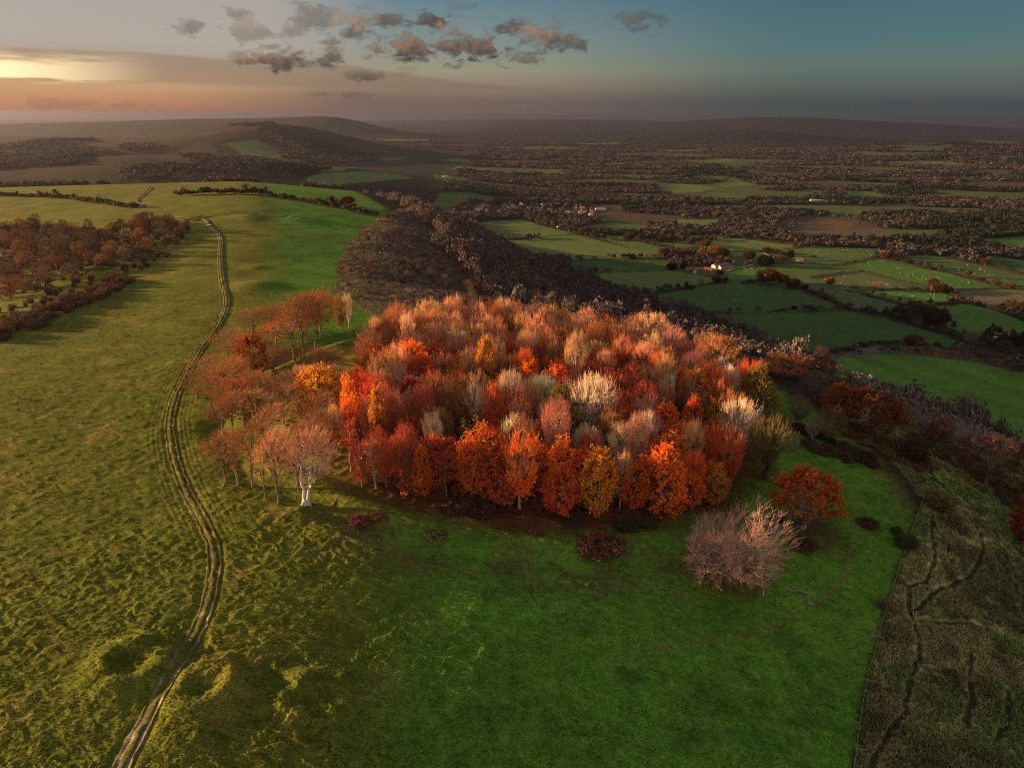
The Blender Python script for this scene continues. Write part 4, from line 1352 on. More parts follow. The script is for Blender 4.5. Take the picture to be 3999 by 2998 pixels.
# the packed inside of the wood
poly = [(-44, 128), (-34, 124), (-18, 121), (0, 117), (20, 116), (38, 121), (52, 132), (62, 148), (67, 168), (68, 190), (62, 215), (48, 236), (25, 249), (0, 253), (-22, 250), (-38, 240),
        (-45, 222), (-44, 200), (-40, 180), (-38, 160), (-42, 145)]
cand = []
rg = random.Random(5)
tries = 0
while tries < 60000 and len(cand) < 290:
    tries += 1
    x, y = rg.uniform(-46, 70), rg.uniform(114, 256)
    if not in_poly(np.array([x]), np.array([y]), poly)[0]:
        continue
    if any((x - a) ** 2 + (y - b) ** 2 < 4.5 ** 2 for a, b in cand):
        continue
    if any((x - a) ** 2 + (y - b) ** 2 < (1.8 + .36 * r) ** 2 for a, b, r in TREES):
        continue
    cand.append((x, y))
zs = ground_zs([c[0] for c in cand], [c[1] for c in cand])
for (x, y), z in zip(cand, zs):
    h = rg.uniform(10.2, 14.2)
    tx, ty, f = project(x, y, z + h)
    w = rg.uniform(7.4, 11.2)
    by_ = project(x, y, z + 1.5)[1]
    hw = .40 * w / f * FPX
    bx_, bb_, _f = project(x, y, z)
    if bb_ > np.interp(bx_, [1380, 1700, 2030, 2330, 2600, 2850], [1895, 1930, 1980, 2003, 1988, 1945]) or bx_ > np.interp(bb_, [1500, 1600, 1700, 1860, 1950], [3040, 3000, 2960, 2880, 2830]):
        continue
    if any(hf > f + 2 and abs(hx - tx) < hw and ty < hy < by_ for hx, hy, hf in HANDV):
        continue
    q = rg.random()
    zone = 'middle of the wood'
    if ty < 1330:
        k = 'rus%d' % rg.randrange(4)
        colr = rg.choice([TAN, PINK, (.44, .21, .10), (.40, .16, .07)])
        lab, grp = 'tan-topped twiggy tree along the back edge of the hilltop wood, one of many alike', 'tan twiggy trees along the back of the wood'
    elif tx > 2600:
        if q < .17:
            k, colr = 'ash%d' % rg.randrange(3), rg.choice([TAN, PALE, TAN])
            lab, grp = 'pale bare ash among russet crowns at the right of the hilltop wood', 'pale ashes at the right of the wood'
        elif q < .8:
            k, colr = 'rus%d' % rg.randrange(4), rg.choice([RUST, RED, RED, (.44, .17, .07)])
            lab, grp = 'russet twiggy tree in the right part of the hilltop wood', 'russet trees at the right of the wood'
        else:
            k, colr = 'leaf%d' % rg.randrange(3), rg.choice([ORANGE, OLIVE, GOLD])
            lab, grp = 'leafy orange to olive tree in the right part of the hilltop wood', 'leafy trees at the right of the wood'
    elif ty < 1470 or tx < 1650:
        if q < .68:
            k, colr = 'rus%d' % rg.randrange(4), rg.choice([RED, RUST, DEEP, PINK, (.34, .09, .035)])
            lab, grp = 'red-brown twiggy tree packed in the back left half of the hilltop wood', 'red-brown trees at the back left of the wood'
        elif q < .9:
            k, colr = 'leaf%d' % rg.randrange(3), rg.choice([ORANGE, RED, DEEP])
            lab, grp = 'red to orange leafy tree packed in the back left half of the hilltop wood', 'leafy trees at the back left of the wood'
        else:
            k, colr = 'ash%d' % rg.randrange(3), rg.choice([TAN, PINK])
            lab, grp = 'tan bare ash rising from red crowns at the back left of the hilltop wood', 'ashes at the back left of the wood'
    elif ty < 1690:
        if q < .30:
            k, colr = 'ash%d' % rg.randrange(3), rg.choice([PALE, TAN, PALE, PINK])
            lab, grp = 'pale bare ash with upswept shoots in the middle of the hilltop wood', 'pale ashes in the middle of the wood'
        elif q < .85:
            k, colr = 'rus%d' % rg.randrange(4), rg.choice([DEEP, RED, RUST])
            lab, grp = 'dark red twiggy tree between pale ashes in the middle of the hilltop wood', 'dark red trees in the middle of the wood'
        else:
            k, colr = 'leaf%d' % rg.randrange(3), rg.choice([RED, ORANGE, OLIVE])
            lab, grp = 'leafy tree between pale ashes in the middle of the hilltop wood', 'leafy trees in the middle of the wood'
    else:
        if q < .72:
            k, colr = 'leaf%d' % rg.randrange(3), rg.choice([ORANGE, RED, RED, ORANGE, DEEP])
            w *= 1.15
            lab, grp = 'orange-red leafy tree just behind the front row of the hilltop wood', 'leafy trees behind the front row'
        elif q < .95:
            k, colr = 'rus%d' % rg.randrange(4), rg.choice([DEEP, RED, PINK])
            lab, grp = 'dark red twiggy tree just behind the front row of the hilltop wood', 'dark red trees behind the front row'
        else:
            k, colr = 'ash%d' % rg.randrange(3), rg.choice([PALE, PINK])
            lab, grp = 'pale bare ash just behind the front row of the hilltop wood', 'pale ashes behind the front row'
    nm = 'ash_tree' if k.startswith('ash') else 'beech_tree'
    plant(k, x, y, h, w, tuple(c * rg.uniform(.85, 1.15) for c in colr), lab, 'tree', grp, nm)
print('ring trees', len(TREES))

# ------------------------------------------------------------------ the track over the down
def resample(pts, step):
    P = np.array(pts, float)
    # Catmull-Rom through the traced points, then even spacing
    Q = np.concatenate([P[:1] * 2 - P[1:2], P, P[-1:] * 2 - P[-2:-1]])
    out = []
    for i in range(1, len(Q) - 2):
        t = np.linspace(0, 1, 24, endpoint=False)[:, None]
        a, b, c, d = Q[i - 1], Q[i], Q[i + 1], Q[i + 2]
        out.append(.5 * (2 * b + (c - a) * t + (2 * a - 5 * b + 4 * c - d) * t * t + (3 * b - a - 3 * c + d) * t ** 3))
    C = np.concatenate(out + [P[-1:]])
    s = np.concatenate([[0], np.cumsum(np.linalg.norm(np.diff(C, axis=0), axis=1))])
    n = max(2, int(s[-1] / step))
    u = np.linspace(0, s[-1], n)
    return np.stack([np.interp(u, s, C[:, 0]), np.interp(u, s, C[:, 1])], -1)


def ribbon(name, pts, half, step, profile, colour_fn, lift=0.0, label=''):
    C = resample(pts, step)
    tg = np.gradient(C, axis=0)
    tg /= np.linalg.norm(tg, axis=1, keepdims=True)
    nr = np.stack([-tg[:, 1], tg[:, 0]], -1)
    offs = np.linspace(-half, half, len(profile))
    jit = .16 * half * np.stack([vnoise(np.arange(len(C)) * .35, np.full(len(C), k * 1.7), 200) for k in range(len(profile))], 1)
    X = C[:, None, 0] + nr[:, None, 0] * (offs[None] + jit)
    Y = C[:, None, 1] + nr[:, None, 1] * (offs[None] + jit)
    d = np.hypot(X, Y)
    Z = ground_zs(X, Y) + np.array(profile)[None] + lift + np.maximum(0, d - 150) * .0011 + .035 * vnoise(X * 1.3, Y * 1.3, 204)
    m, k = X.shape
    idx = np.arange(m * k).reshape(m, k)
    quads = np.stack([idx[:-1, :-1], idx[:-1, 1:], idx[1:, 1:], idx[1:, :-1]], -1).reshape(-1, 4)
    col = colour_fn(X, Y, np.broadcast_to(offs[None], X.shape), d)
    al = np.full(X.shape + (1,), .6, np.float32)
    me = mesh_np(name, np.stack([X, Y, Z], -1).reshape(-1, 3), quads, mats=(bpy.data.materials['turf and soil'],), smooth=True,
                 color=np.concatenate([col, al], -1).reshape(-1, 4))
    return tag(link(name, me), label, kind='structure')


def track_col(X, Y, off, d):
    n = .6 * fbm(X / 1.2, Y / 1.2, 3, 210) + .7 * fbm(X / 6.0, Y / 6.0, 2, 211)
    g = np.array((.088, .092, .018))
    c = np.broadcast_to(g, X.shape + (3,)).copy()
    chalky = np.interp(d, [0, 70, 95, 112, 130, 190, 260, 300, 420, 470, 600, 900], [.9, .9, .75, .22, .08, .0, .05, .15, .3, .9, .8, .7])
    chalk = np.array((.27, .235, .185))
    soil = np.array((.050, .040, .026))
    rut = np.exp(-((np.abs(off) - .72) / .24) ** 2)
    broad = np.clip(chalky - .75, 0, 1) * 3 * (np.abs(off) < 1.05)
    m = np.clip(rut * 1.0 + broad * .5 + .9 * n - .2, 0, 1)[..., None] * (np.abs(off) < 1.25)[..., None]
    ck = np.clip(chalky + .5 * n, 0, 1)[..., None]
    return (c * (1 - m) + (soil * (1 - ck) + chalk * ck) * m).astype(np.float32)


ribbon('dirt_track', TRACK, 1.45, .45, [-.30, -.12, .02, -.03, -.06, -.01, .04, .05, .04, -.01, -.06, -.03, .02, -.12, -.30], track_col, .02,
       'rutted chalk and grass track curving along the down')


def path_col(X, Y, off, d):
    n = fbm(X / .9, Y / .9, 2, 215)[..., None]
    return (np.array((.13, .075, .055)) * (1 + .3 * n)).astype(np.float32)


ribbon('footpath', FOOTPATH, .42, .3, [-.2, .09, .10, .09, -.2], path_col, .03, 'narrow bare earth footpath running into the wood')
ribbon('hill_path', SPUR[3:], .9, 3.0, [-.1, .1, .1, .1, -.1], path_col, .05, 'thin worn path climbing the far brow')
ribbon('lane', GP([(2832, 1062), (2870, 1048), (2930, 1036), (2985, 1027), (3045, 1025), (3030, 1010), (3005, 1000), (2985, 990)]), 3.0, 4.0, [-.4, .1, .15, .1, -.4],
       lambda X, Y, o, d: np.broadcast_to(np.array((.26, .22, .19)), X.shape + (3,)).astype(np.float32), -.6, 'pale farm lane between the barn and the white cottage')


# ------------------------------------------------------------------ simple built things
def solid(name, col, rough=.8, noise=.25, scale=2.0, spec=.2):
    m, T, p = new_mat(name)
    tc = T.new('ShaderNodeTexCoord')
    n = T.noise(tc.outputs['Object'], scale, 4, .6)
    T.put(p.inputs['Base Color'], T.vmath('SCALE', tuple(col), scale=T.remap(n, .25, .75, 1 - noise, 1 + noise, False)))
    p.inputs['Roughness'].default_value = rough
    p.inputs['Specular IOR Level'].default_value = spec
    return m


M_WHITE = solid('white render', (.48, .45, .41), noise=.12)
M_BRICK = solid('red brick', (.24, .09, .06), noise=.3, scale=4)
M_STONE = solid('flint and stone', (.34, .30, .26), noise=.3)
M_TILE = solid('red clay tiles', (.26, .085, .05), noise=.35, scale=3)
M_SLATE = solid('grey slates', (.12, .11, .115), noise=.3, scale=3)
M_SHEET = solid('grey roof sheets', (.17, .155, .15), noise=.25, scale=.6)
M_GLASSD = solid('dark window', (.03, .035, .04), .25, .05, 1, .5)
M_WOOD = solid('weathered wood', (.22, .19, .16), noise=.3, scale=5)
M_DARKW = solid('dark timber', (.055, .045, .035), noise=.3)
M_WIRE = solid('galvanised wire', (.30, .30, .29), .5)
M_WOOL = solid('fleece', (.50, .46, .40), noise=.15, scale=6)
M_METAL = solid('painted metal', (.50, .52, .50), .5, .15)
M_GREENP = solid('faded green paint', (.20, .30, .24), .6)
M_BLUE = solid('blue paint', (.05, .09, .20), .4)
M_RUBBER = solid('black rubber', (.02, .02, .02))
M_CLOTH = solid('dark coat', (.030, .030, .036))
M_SKIN = solid('skin', (.42, .26, .19))


def bm_box(bm, c, s, rz=0.0):
    r = bmesh.ops.create_cube(bm, size=1.0)
    M = Matrix.Translation(c) @ Matrix.Rotation(rz, 4, 'Z') @ Matrix.Diagonal((*s, 1))
    bmesh.ops.transform(bm, matrix=M, verts=r['verts'])
    return r['verts']


def bm_obj(name, bm, mat, parent=None, smooth=False):
    me = bpy.data.meshes.new(name)
    bm.to_mesh(me)
    bm.free()
    me.materials.append(mat)
    if smooth:
        me.polygons.foreach_set('use_smooth', np.ones(len(me.polygons), bool))
    return link(name, me, parent)


def boxes(name, items, mat, parent=None):
    bm = bmesh.new()
    for it in items:
        bm_box(bm, *it)
    return bm_obj(name, bm, mat, parent)


def gable_roof(bm, L, W, h0, h1, ov=.4, th=.18, x0=0, y0=0):
    """ridge along x"""
    for s in (-1, 1):
        yo = s * (W / 2 + ov)
        k = (h1 - h0) / (W / 2)
        ze = h0 - k * ov
        lx = L / 2 + ov
        v = [bm.verts.new((x0 + a * lx, y0 + b, c)) for a, b, c in [(-1, 0, h1), (1, 0, h1), (1, yo, ze), (-1, yo, ze)]]
        w = [bm.verts.new((q.co.x, q.co.y, q.co.z + th)) for q in v]
        bm.faces.new(v)
        bm.faces.new(w[::-1])
        for i in range(4):
            j = (i + 1) % 4
            bm.faces.new((v[i], w[i], w[j], v[j]))


def gable_walls(bm, L, W, h0, h1, x0=0, y0=0):
    p = []
    for sx in (-1, 1):
        p.append([bm.verts.new((x0 + sx * L / 2, y0 + y, z)) for y, z in [(-W / 2, -1.5), (W / 2, -1.5), (W / 2, h0), (0, h1), (-W / 2, h0)]])
    a, b = p
    bm.faces.new(a[::-1])
    bm.faces.new(b)
    for i, j in ((0, 1), (1, 2), (4, 0)):
        bm.faces.new((a[i], a[j], b[j], b[i]))


def make_house(name, L, W, h0, h1, wall, roof, chimney=True, windows=True, door=True):
    root = empty(name)
    bm = bmesh.new()
    gable_walls(bm, L, W, h0, h1)
    bm_obj('wall', bm, wall, root)
    bm = bmesh.new()
    gable_roof(bm, L, W, h0 + .02, h1 + .02)
    rf = bm_obj('roof', bm, roof, root)
    if chimney:
        boxes('chimney', [((L * .32, 0, h1 + .5), (.9, .8, 2.0))], M_BRICK, rf)
    if windows:
        for s in (-1, 1):
            for k in range(3):
                for zz in ([1.5, 4.0] if h0 > 4 else [1.5]):
                    boxes('window', [((L * (-.33 + .33 * k), s * (W / 2 + .03), zz), (1.2, .1, 1.2))], M_GLASSD, root)
    if door:
        boxes('door', [((L * .16, -W / 2 - .03, 1.0), (1.0, .1, 2.1))], M_DARKW, root)
    return root


def copy_tree(o, parent=None, mats=None):
    c = o.copy()
    COL.objects.link(c)
    if parent is not None:
        c.parent = parent
    for ch in list(o.children):
        copy_tree(ch, c)
    return c


def set_at(o, px, py, rz=0.0, dz=0.0, sc=None):
    x, y = G(px, py)
    o.location = (x, y, ground_z(x, y) + dz)
    o.rotation_euler = (0, 0, rz)
    if sc:
        o.scale = (sc,) * 3
    return o


# the farm under the hill
b = empty('barn')
bm = bmesh.new()
gable_walls(bm, 34, 11, 4.5, 7.5, 0, 5.6)
gable_walls(bm, 30, 10, 4.0, 6.4, 2, -4.95)
bm_obj('wall', bm, solid('pale barn wall', (.46, .42, .36)), b)
bm = bmesh.new()
gable_roof(bm, 34, 11, 4.52, 7.52, .5, .2, 0, 5.6)
bm_obj('roof', bm, M_SHEET, b)
bm = bmesh.new()
gable_roof(bm, 30, 10, 4.02, 6.42, .35, .2, 2, -4.95)
bm_obj('roof', bm, solid('dark roof sheets', (.10, .09, .088), scale=.6), b)
for k in range(7):
    boxes('doorway', [((-10 + 4 * k, -9.99, 1.5), (2.2, .12, 2.6))], M_DARKW, b)
set_at(tag(b, 'long grey-roofed farm barn with two ridges and a pale wall of openings', 'barn'), 2822, 1046, .48)
h = make_house('farmhouse', 14, 8, 5, 8.2, M_BRICK, M_TILE)
set_at(tag(h, 'red brick farmhouse with white-framed gable among dark trees', 'house'), 2692, 1062, .2)
h = make_house('farmhouse', 8, 6.5, 4, 7.4, M_WHITE, M_SLATE, chimney=False)
set_at(tag(h, 'small white gabled house end-on beside the red brick farmhouse', 'house'), 2712, 1066, 1.35)
h = make_house('farm_building', 17, 8, 3, 6.5, M_STONE, M_TILE, chimney=False)
set_at(tag(h, 'old barn with a rusty red tiled roof, in front of the long grey barn', 'barn'), 2762, 1058, -.5)
h = make_house('farm_building', 8, 5, 2.6, 4.4, M_BRICK, M_TILE, chimney=False, windows=False)
set_at(tag(h, 'little red shed by the field corner below the farm', 'shed'), 2776, 1076, .9)
h = make_house('cottage', 13, 7, 2.8, 6.8, M_WHITE, solid('thatch', (.16, .13, .11)))
set_at(tag(h, 'white thatched cottage at the end of the lane, dark trees on its left', 'cottage'), 3122, 1019, -.35)
h = make_house('farm_building', 7, 4, 2.3, 3.4, M_WHITE, M_SLATE, chimney=False, windows=False)
set_at(tag(h, 'low white outbuilding right of the thatched cottage', 'shed'), 3146, 1027, -.1)
h = make_house('cottage', 15, 7.5, 3.8, 7.2, solid('buff stone', (.50, .44, .34)), M_TILE)
set_at(tag(h, 'buff cottage with a rust-red roof by the right edge, above a round white tank', 'cottage'), 3912, 1304, -.42)
# yard clutter: container, sheds, tractor
t = empty('container')
boxes('body', [((0, 0, 1.35), (6.5, 2.5, 2.5))], M_GREENP, t)
boxes('door', [((3.28, 0, 1.35), (.08, 2.2, 2.2))], M_METAL, t)
set_at(tag(t, 'faded green container in the farm yard, left of a russet bush', 'container'), 2688, 1019, .1)
for i, (px, py, m, L) in enumerate([(2625, 1013, 'white', 4), (2650, 1014, 'grey', 4), (2664, 1019, 'brown', 6), (2752, 1017, 'cream', 5), (2770, 1019, 'rusty', 6), (2783, 1022, 'dull', 4), (2728, 1028, 'pale', 4)]):
    t = make_house('yard_shed', L, 2.6, 2.0, 2.7, {'white': M_WHITE, 'cream': M_WHITE, 'pale': M_METAL, 'grey': M_METAL, 'brown': M_DARKW, 'rusty': M_BRICK, 'dull': M_STONE}[m],
                   {'rusty': M_TILE, 'brown': M_SLATE}.get(m, M_SHEET), False, False)
    where = ['at the left end of the farm yard', 'second from the left of the farm yard', 'beside the green container', 'right of the russet yard bush', 'behind the long grey barn, rust coloured',
             'between the rusty shed and the big barn', 'in the middle of the farm yard'][i]
    set_at(tag(t, m + ' lean shed ' + where, 'shed'), px, py, .15 + .2 * (i % 3))
t = empty('tractor')
boxes('body', [((.5, 0, 1.1), (2.0, .9, .9))], M_BLUE, t)
boxes('cab', [((-.8, 0, 1.9), (1.3, 1.4, 1.5))], M_GLASSD, t)
for sx, r in ((-1.0, .8), (1.2, .5)):
    for sy in (-.85, .85):
        bm = bmesh.new()
        bmesh.ops.create_cone(bm, cap_ends=True, segments=16, radius1=r, radius2=r, depth=.4, matrix=Matrix.Translation((sx, sy, r)) @ Matrix.Rotation(math.pi / 2, 4, 'X'))
        bm_obj('wheel', bm, M_RUBBER, t)
set_at(tag(t, 'blue tractor parked at the right end of the long grey barn', 'tractor'), 2857, 1045, .4)
# silo pipe, round pen, tank
t = empty('chimney_pipe')
bm = bmesh.new()
bmesh.ops.create_cone(bm, cap_ends=True, segments=12, radius1=.5, radius2=.4, depth=9, matrix=Matrix.Translation((0, 0, 4.5)))
bm_obj('pipe', bm, M_DARKW, t)
boxes('cap', [((0, 0, 9.3), (1.4, 1.4, .3))], M_DARKW, t)
set_at(tag(t, 'thin dark flue standing behind the long grey barn', 'flue'), 2845, 1012)
t = empty('round_pen')
n = 26
for k in range(n):
    a = 2 * math.pi * k / n
    boxes('post', [((9 * math.cos(a), 6.5 * math.sin(a), .7), (.15, .15, 1.5))], M_WOOD, t)
boxes('rail', [((9 * math.cos(2 * math.pi * (k + .5) / n), 6.5 * math.sin(2 * math.pi * (k + .5) / n), z), (2.05, .12, .18),
               math.atan2(6.5 * math.cos(2 * math.pi * (k + .5) / n), -9 * math.sin(2 * math.pi * (k + .5) / n))) for k in range(n) for z in (.6, 1.25)], M_METAL, t)
set_at(tag(t, 'oval pale railed pen on the grass right of the farm', 'pen'), 2919, 1050)
t = empty('water_tank')
bm = bmesh.new()
bmesh.ops.create_cone(bm, cap_ends=True, segments=20, radius1=2.6, radius2=2.6, depth=2.2, matrix=Matrix.Translation((0, 0, 1.1)))
bm_obj('body', bm, M_WHITE, t)
bm = bmesh.new()
bmesh.ops.create_cone(bm, cap_ends=True, segments=20, radius1=2.75, radius2=.3, depth=.9, matrix=Matrix.Translation((0, 0, 2.66)))
bm_obj('lid', bm, M_METAL, t)
set_at(tag(t, 'round white tank in the yard below the buff cottage', 'tank'), 3887, 1322)
# the house at the near end of the village
h = make_house('farm_building', 22, 13, 3.2, 8.5, M_DARKW, solid('mauve grey tiles', (.16, .12, .115)), chimney=False, windows=False)
set_at(tag(h, 'big grey hip of a barn at the near corner of the village field', 'barn'), 2222, 893, .1)
h = make_house('farmhouse', 13, 8, 4.5, 8, M_WHITE, M_TILE)
set_at(tag(h, 'white house with a red roof behind the big grey village barn', 'house'), 2186, 888, .3)
# village
vr = random.Random(3)
vp = []
poly = [(1752, 832), (1800, 812), (1900, 800), (2060, 796), (2190, 798), (2330, 826), (2315, 846), (2210, 843), (2060, 832), (1900, 838), (1780, 846)]
gpv = GP(poly)
ax = [p[0] for p in gpv]
ay = [p[1] for p in gpv]
protos = [make_house('village_house', 12, 7, 4.6, 7.6, M_WHITE, M_SLATE, True, False, False), make_house('village_house', 10, 7, 4.6, 7.8, M_BRICK, M_TILE, True, False, False),
          make_house('village_house', 14, 8, 4.4, 8, M_STONE, M_SLATE, True, False, False), make_house('village_house', 11, 7, 4.4, 7.6, M_WHITE, M_TILE, True, False, False)]
VILL = []
tr = 0
first = [True] * 4
while len(VILL) < 70 and tr < 9000:
    tr += 1
    x, y = vr.uniform(min(ax), max(ax)), vr.uniform(min(ay), max(ay))
    if not in_poly(np.array([x]), np.array([y]), gpv)[0] or any((x - a) ** 2 + (y - b_) ** 2 < 17 ** 2 for a, b_ in VILL):
        continue
    k = vr.choices([0, 1, 2, 3], [4, 2, 2, 3])[0]
    o = protos[k] if first[k] else copy_tree(protos[k])
    first[k] = False
    o.location = (x, y, ground_z(x, y))
    o.rotation_euler = (0, 0, vr.uniform(0, 3.14))
    s_ = vr.uniform(1.0, 1.35)
    o.scale = (s_, s_, s_)
    nm = ['white house with a slate roof', 'red brick house with a tiled roof', 'grey stone house with a slate roof', 'white house with a red roof'][k]
    tag(o, nm + ' among trees in the distant village', 'house', ['white slated', 'brick', 'stone', 'white red-roofed'][k] + ' houses of the village')
    VILL.append((x, y))
# white sheds and caravans beyond the fields
shed = make_house('caravan', 11, 4.5, 2.6, 3.2, M_WHITE, M_METAL, False, False, False)
for i, (px, py) in enumerate([(2712, 834), (2730, 837), (2748, 838), (2765, 839), (2722, 842), (2742, 843), (2762, 833), (2785, 836), (2808, 832), (2825, 830), (2840, 836), (2855, 840), (2868, 836), (2815, 840), (2835, 843), (2850, 830), (2690, 831), (2880, 826)]):
    o = shed if i == 0 else copy_tree(shed)
    set_at(o, px, py, vr.uniform(-.2, .5))
    tag(o, 'white caravan or low shed on the pale site beyond the farm fields', 'caravan', 'caravans on the far site')
for i, (px, py, L, lab) in enumerate([(3200, 786, 60, 'broad pale greenhouse roof before the line of tan poplars'), (2345, 820, 30, 'white-roofed hall at the right end of the village'), (3560, 770, 26, 'white house group far right beyond the poplars'),
                                      (3640, 752, 40, 'long grey building among trees far to the right'), (3770, 786, 60, 'flat white shed by the far right poplars'), (2290, 690, 26, 'white farm shed in the middle distance'),
                                      (2140, 655, 30, 'grey farm roof in the distant left fields'), (1740, 692, 20, 'small white house at the foot of the far downs'), (2260, 622, 34, 'tiny row of white sheds far across the plain')]):
    o = make_house('building', L, 12, 4, 6, M_WHITE, M_METAL, False, False, False)
    set_at(tag(o, lab, 'building'), px, py, .1 * (i % 4))

# sheep: one continuous body, copied over the pastures
def make_sheep():
    bm = bmesh.new()
    pts = [(-.55, 0, .62), (-.2, 0, .66), (.25, 0, .66), (.5, 0, .72), (.72, 0, .62), (.90, 0, .52)]
    me = bpy.data.meshes.new('sheep')
    vs = [bm.verts.new(p) for p in pts]
    for a, b2 in zip(vs[:-1], vs[1:]):
        bm.edges.new((a, b2))
    rad = [.26, .34, .33, .20, .13, .08]
    for root_i, dx in ((1, -.22), (2, .12)):
        for s in (-1, 1):
            k1 = bm.verts.new((pts[root_i][0] + dx, s * .17, .35))
            k2 = bm.verts.new((pts[root_i][0] + dx + .02, s * .17, 0))
            bm.edges.new((vs[root_i], k1))
            bm.edges.new((k1, k2))
            rad += [.07, .045]
    bm.to_mesh(me)
    bm.free()
    o = bpy.data.objects.new('sheep_tmp', me)
    COL.objects.link(o)
    o.modifiers.new('s', 'SKIN')
    for v, r in zip(me.skin_vertices[0].data, rad):
        v.radius = (r, r)
    me.skin_vertices[0].data[1].use_root = True
    sb = o.modifiers.new('d', 'SUBSURF')
    sb.levels = sb.render_levels = 1
    dg = bpy.context.evaluated_depsgraph_get()
    res = bpy.data.meshes.new_from_object(o.evaluated_get(dg))
    bpy.data.objects.remove(o)
    res.materials.clear()
    res.materials.append(M_WOOL)
    res.name = 'sheep'
    return res


SH = make_sheep()
sr = random.Random(21)
flocks = [([(2560, 1150), (2780, 1122), (3030, 1110), (3280, 1205), (2950, 1215), (2700, 1190)], 22, 'the dark field with a bushy lower hedge'),
          ([(2320, 922), (2420, 925), (2570, 975), (2450, 965)], 24, 'the field beside the thin diagonal hedge'),
          ([(2260, 1022), (2560, 1010), (2630, 1030), (2630, 1055), (2350, 1060)], 18, 'the field left of the farm'),
          ([(3110, 980), (3170, 965), (3440, 975), (3400, 1002), (3240, 1030)], 24, 'the field behind the thatched cottage'),
          ([(3120, 1095), (3370, 1070), (3600, 1120), (3300, 1130), (3500, 1195), (3330, 1190)], 28, 'the dull green field with one golden tree'),
          ([(3330, 1030), (3430, 1018), (3720, 1075), (3880, 1120), (3640, 1105)], 24, 'the bright field with a chestnut-coloured tree row'),
          ([(3420, 1145), (3660, 1148), (3720, 1165), (3560, 1186)], 16, 'the small bright field inside hedges'),
          ([(3560, 1005), (3760, 1028), (3990, 1085), (3900, 1098)], 16, 'the upper right pasture')]
for poly, n_, lab in flocks:
    gp = GP(poly)
    xs, ys = [p[0] for p in gp], [p[1] for p in gp]
    k = 0
    while k < n_:
        x, y = sr.uniform(min(xs), max(xs)), sr.uniform(min(ys), max(ys))
        if not in_poly(np.array([x]), np.array([y]), gp)[0]:
            continue
        o = link('sheep', SH, None, (x, y, ground_z(x, y)), sr.uniform(0, 6.28))
        o.scale = (1.2, 1.2, 1.2)
        tag(o, 'white sheep grazing in ' + lab, 'sheep', 'sheep in ' + lab)
        k += 1

# ------------------------------------------------------------------ small things on the down
def log(px, py, L, r, rz, label, fork=False, mat=None, tilt=0.0, seed=1):
    rng = np.random.default_rng(seed)
    root = empty('log')
    tb = Tubes()
    n = 8
    p = np.stack([np.linspace(-L / 2, L / 2, n), rng.normal(size=n) * .06 * L ** .5, np.full(n, r * .8) + np.linspace(0, 1, n) * tilt], -1)
    tb.add(p, r * np.linspace(1.15, .7, n) * rng.uniform(.88, 1.1, n), 9)
    V, Q, Mi = tb.arrays()
    tr_ = []
    for e in (0, n - 1):
        c = len(V)
        V = np.concatenate([V, p[e][None]])
        for k in range(9):
            tr_.append((e * 9 + k, e * 9 + (k + 1) % 9, c))
    link('trunk', mesh_np('log', V, Q, np.array(tr_), mats=(mat or M_WOOD,), smooth=False), root)
    if fork:
        for s, a in ((-1, .5), (1, -.35)):
            tb = Tubes()
            q0 = p[3] if s < 0 else p[2]
            q = np.stack([q0 + np.array([.28 * t * L * .5 * 1.3, s * t * L * .22 + 0, -.02 * t]) for t in (0, .4, .8, 1.2)])
            tb.add(q, np.array([.55, .45, .36, .25]) * r, 6)
            V, Q, Mi = tb.arrays()
            link('branch', mesh_np('branch', V, Q, mats=(mat or M_WOOD,)), root)
    set_at(root, px, py, rz)
    return tag(root, label, 'log')


log(3108, 2308, 5.2, .26, -.35, 'forked grey fallen trunk on the grass below the huge bare tree', True, seed=2)
log(3073, 2336, .9, .16, .7, 'short curved log left of the small stump below the huge bare tree', seed=3)
log(3163, 2360, 1.2, .34, .2, 'broken pale stump right of the short curved log', True, seed=4)
log(3105, 2090, 1.6, .14, -.4, 'curved grey log on the grass under the orange-brown oak', seed=5)
log(3424, 2488, 2.2, .26, -.55, 'cut grey log against the fence, upper of the two', seed=6)
log(3380, 2540, 1.9, .16, -.7, 'thin grey log below the thick one at the fence', seed=7)
log(3352, 2862, 1.5, .16, 1.45, 'pale plank-like log lying along the bottom of the fence', seed=8)
log(3598, 2860, 1.5, .13, -.9, 'pale stick in the rough grass among the sheep tracks', seed=9)
log(2030, 2021, 1.5, .12, -.2, 'pale log on the turf in front of the middle of the wood', seed=10)
log(1690, 2046, 1.3, .08, -1.0, 'pale stick slanting on the turf below the bramble patch', seed=11)
log(2647, 2388, .9, .24, .1, 'small square block of pale wood alone on the dark green turf', seed=12)
log(1710, 1905, 4.6, .12, .85, 'dead pink-grey stem leaning at the edge of the front row', tilt=2.8, seed=13)
log(3600, 2450, 1.4, .14, -1.0, 'pale broken branch by the trampled junction of sheep tracks', seed=14)
log(3310, 1815, 2.2, .14, -.4, 'grey dead branch heap on the bright grass above the orange-brown oak', True, seed=15)


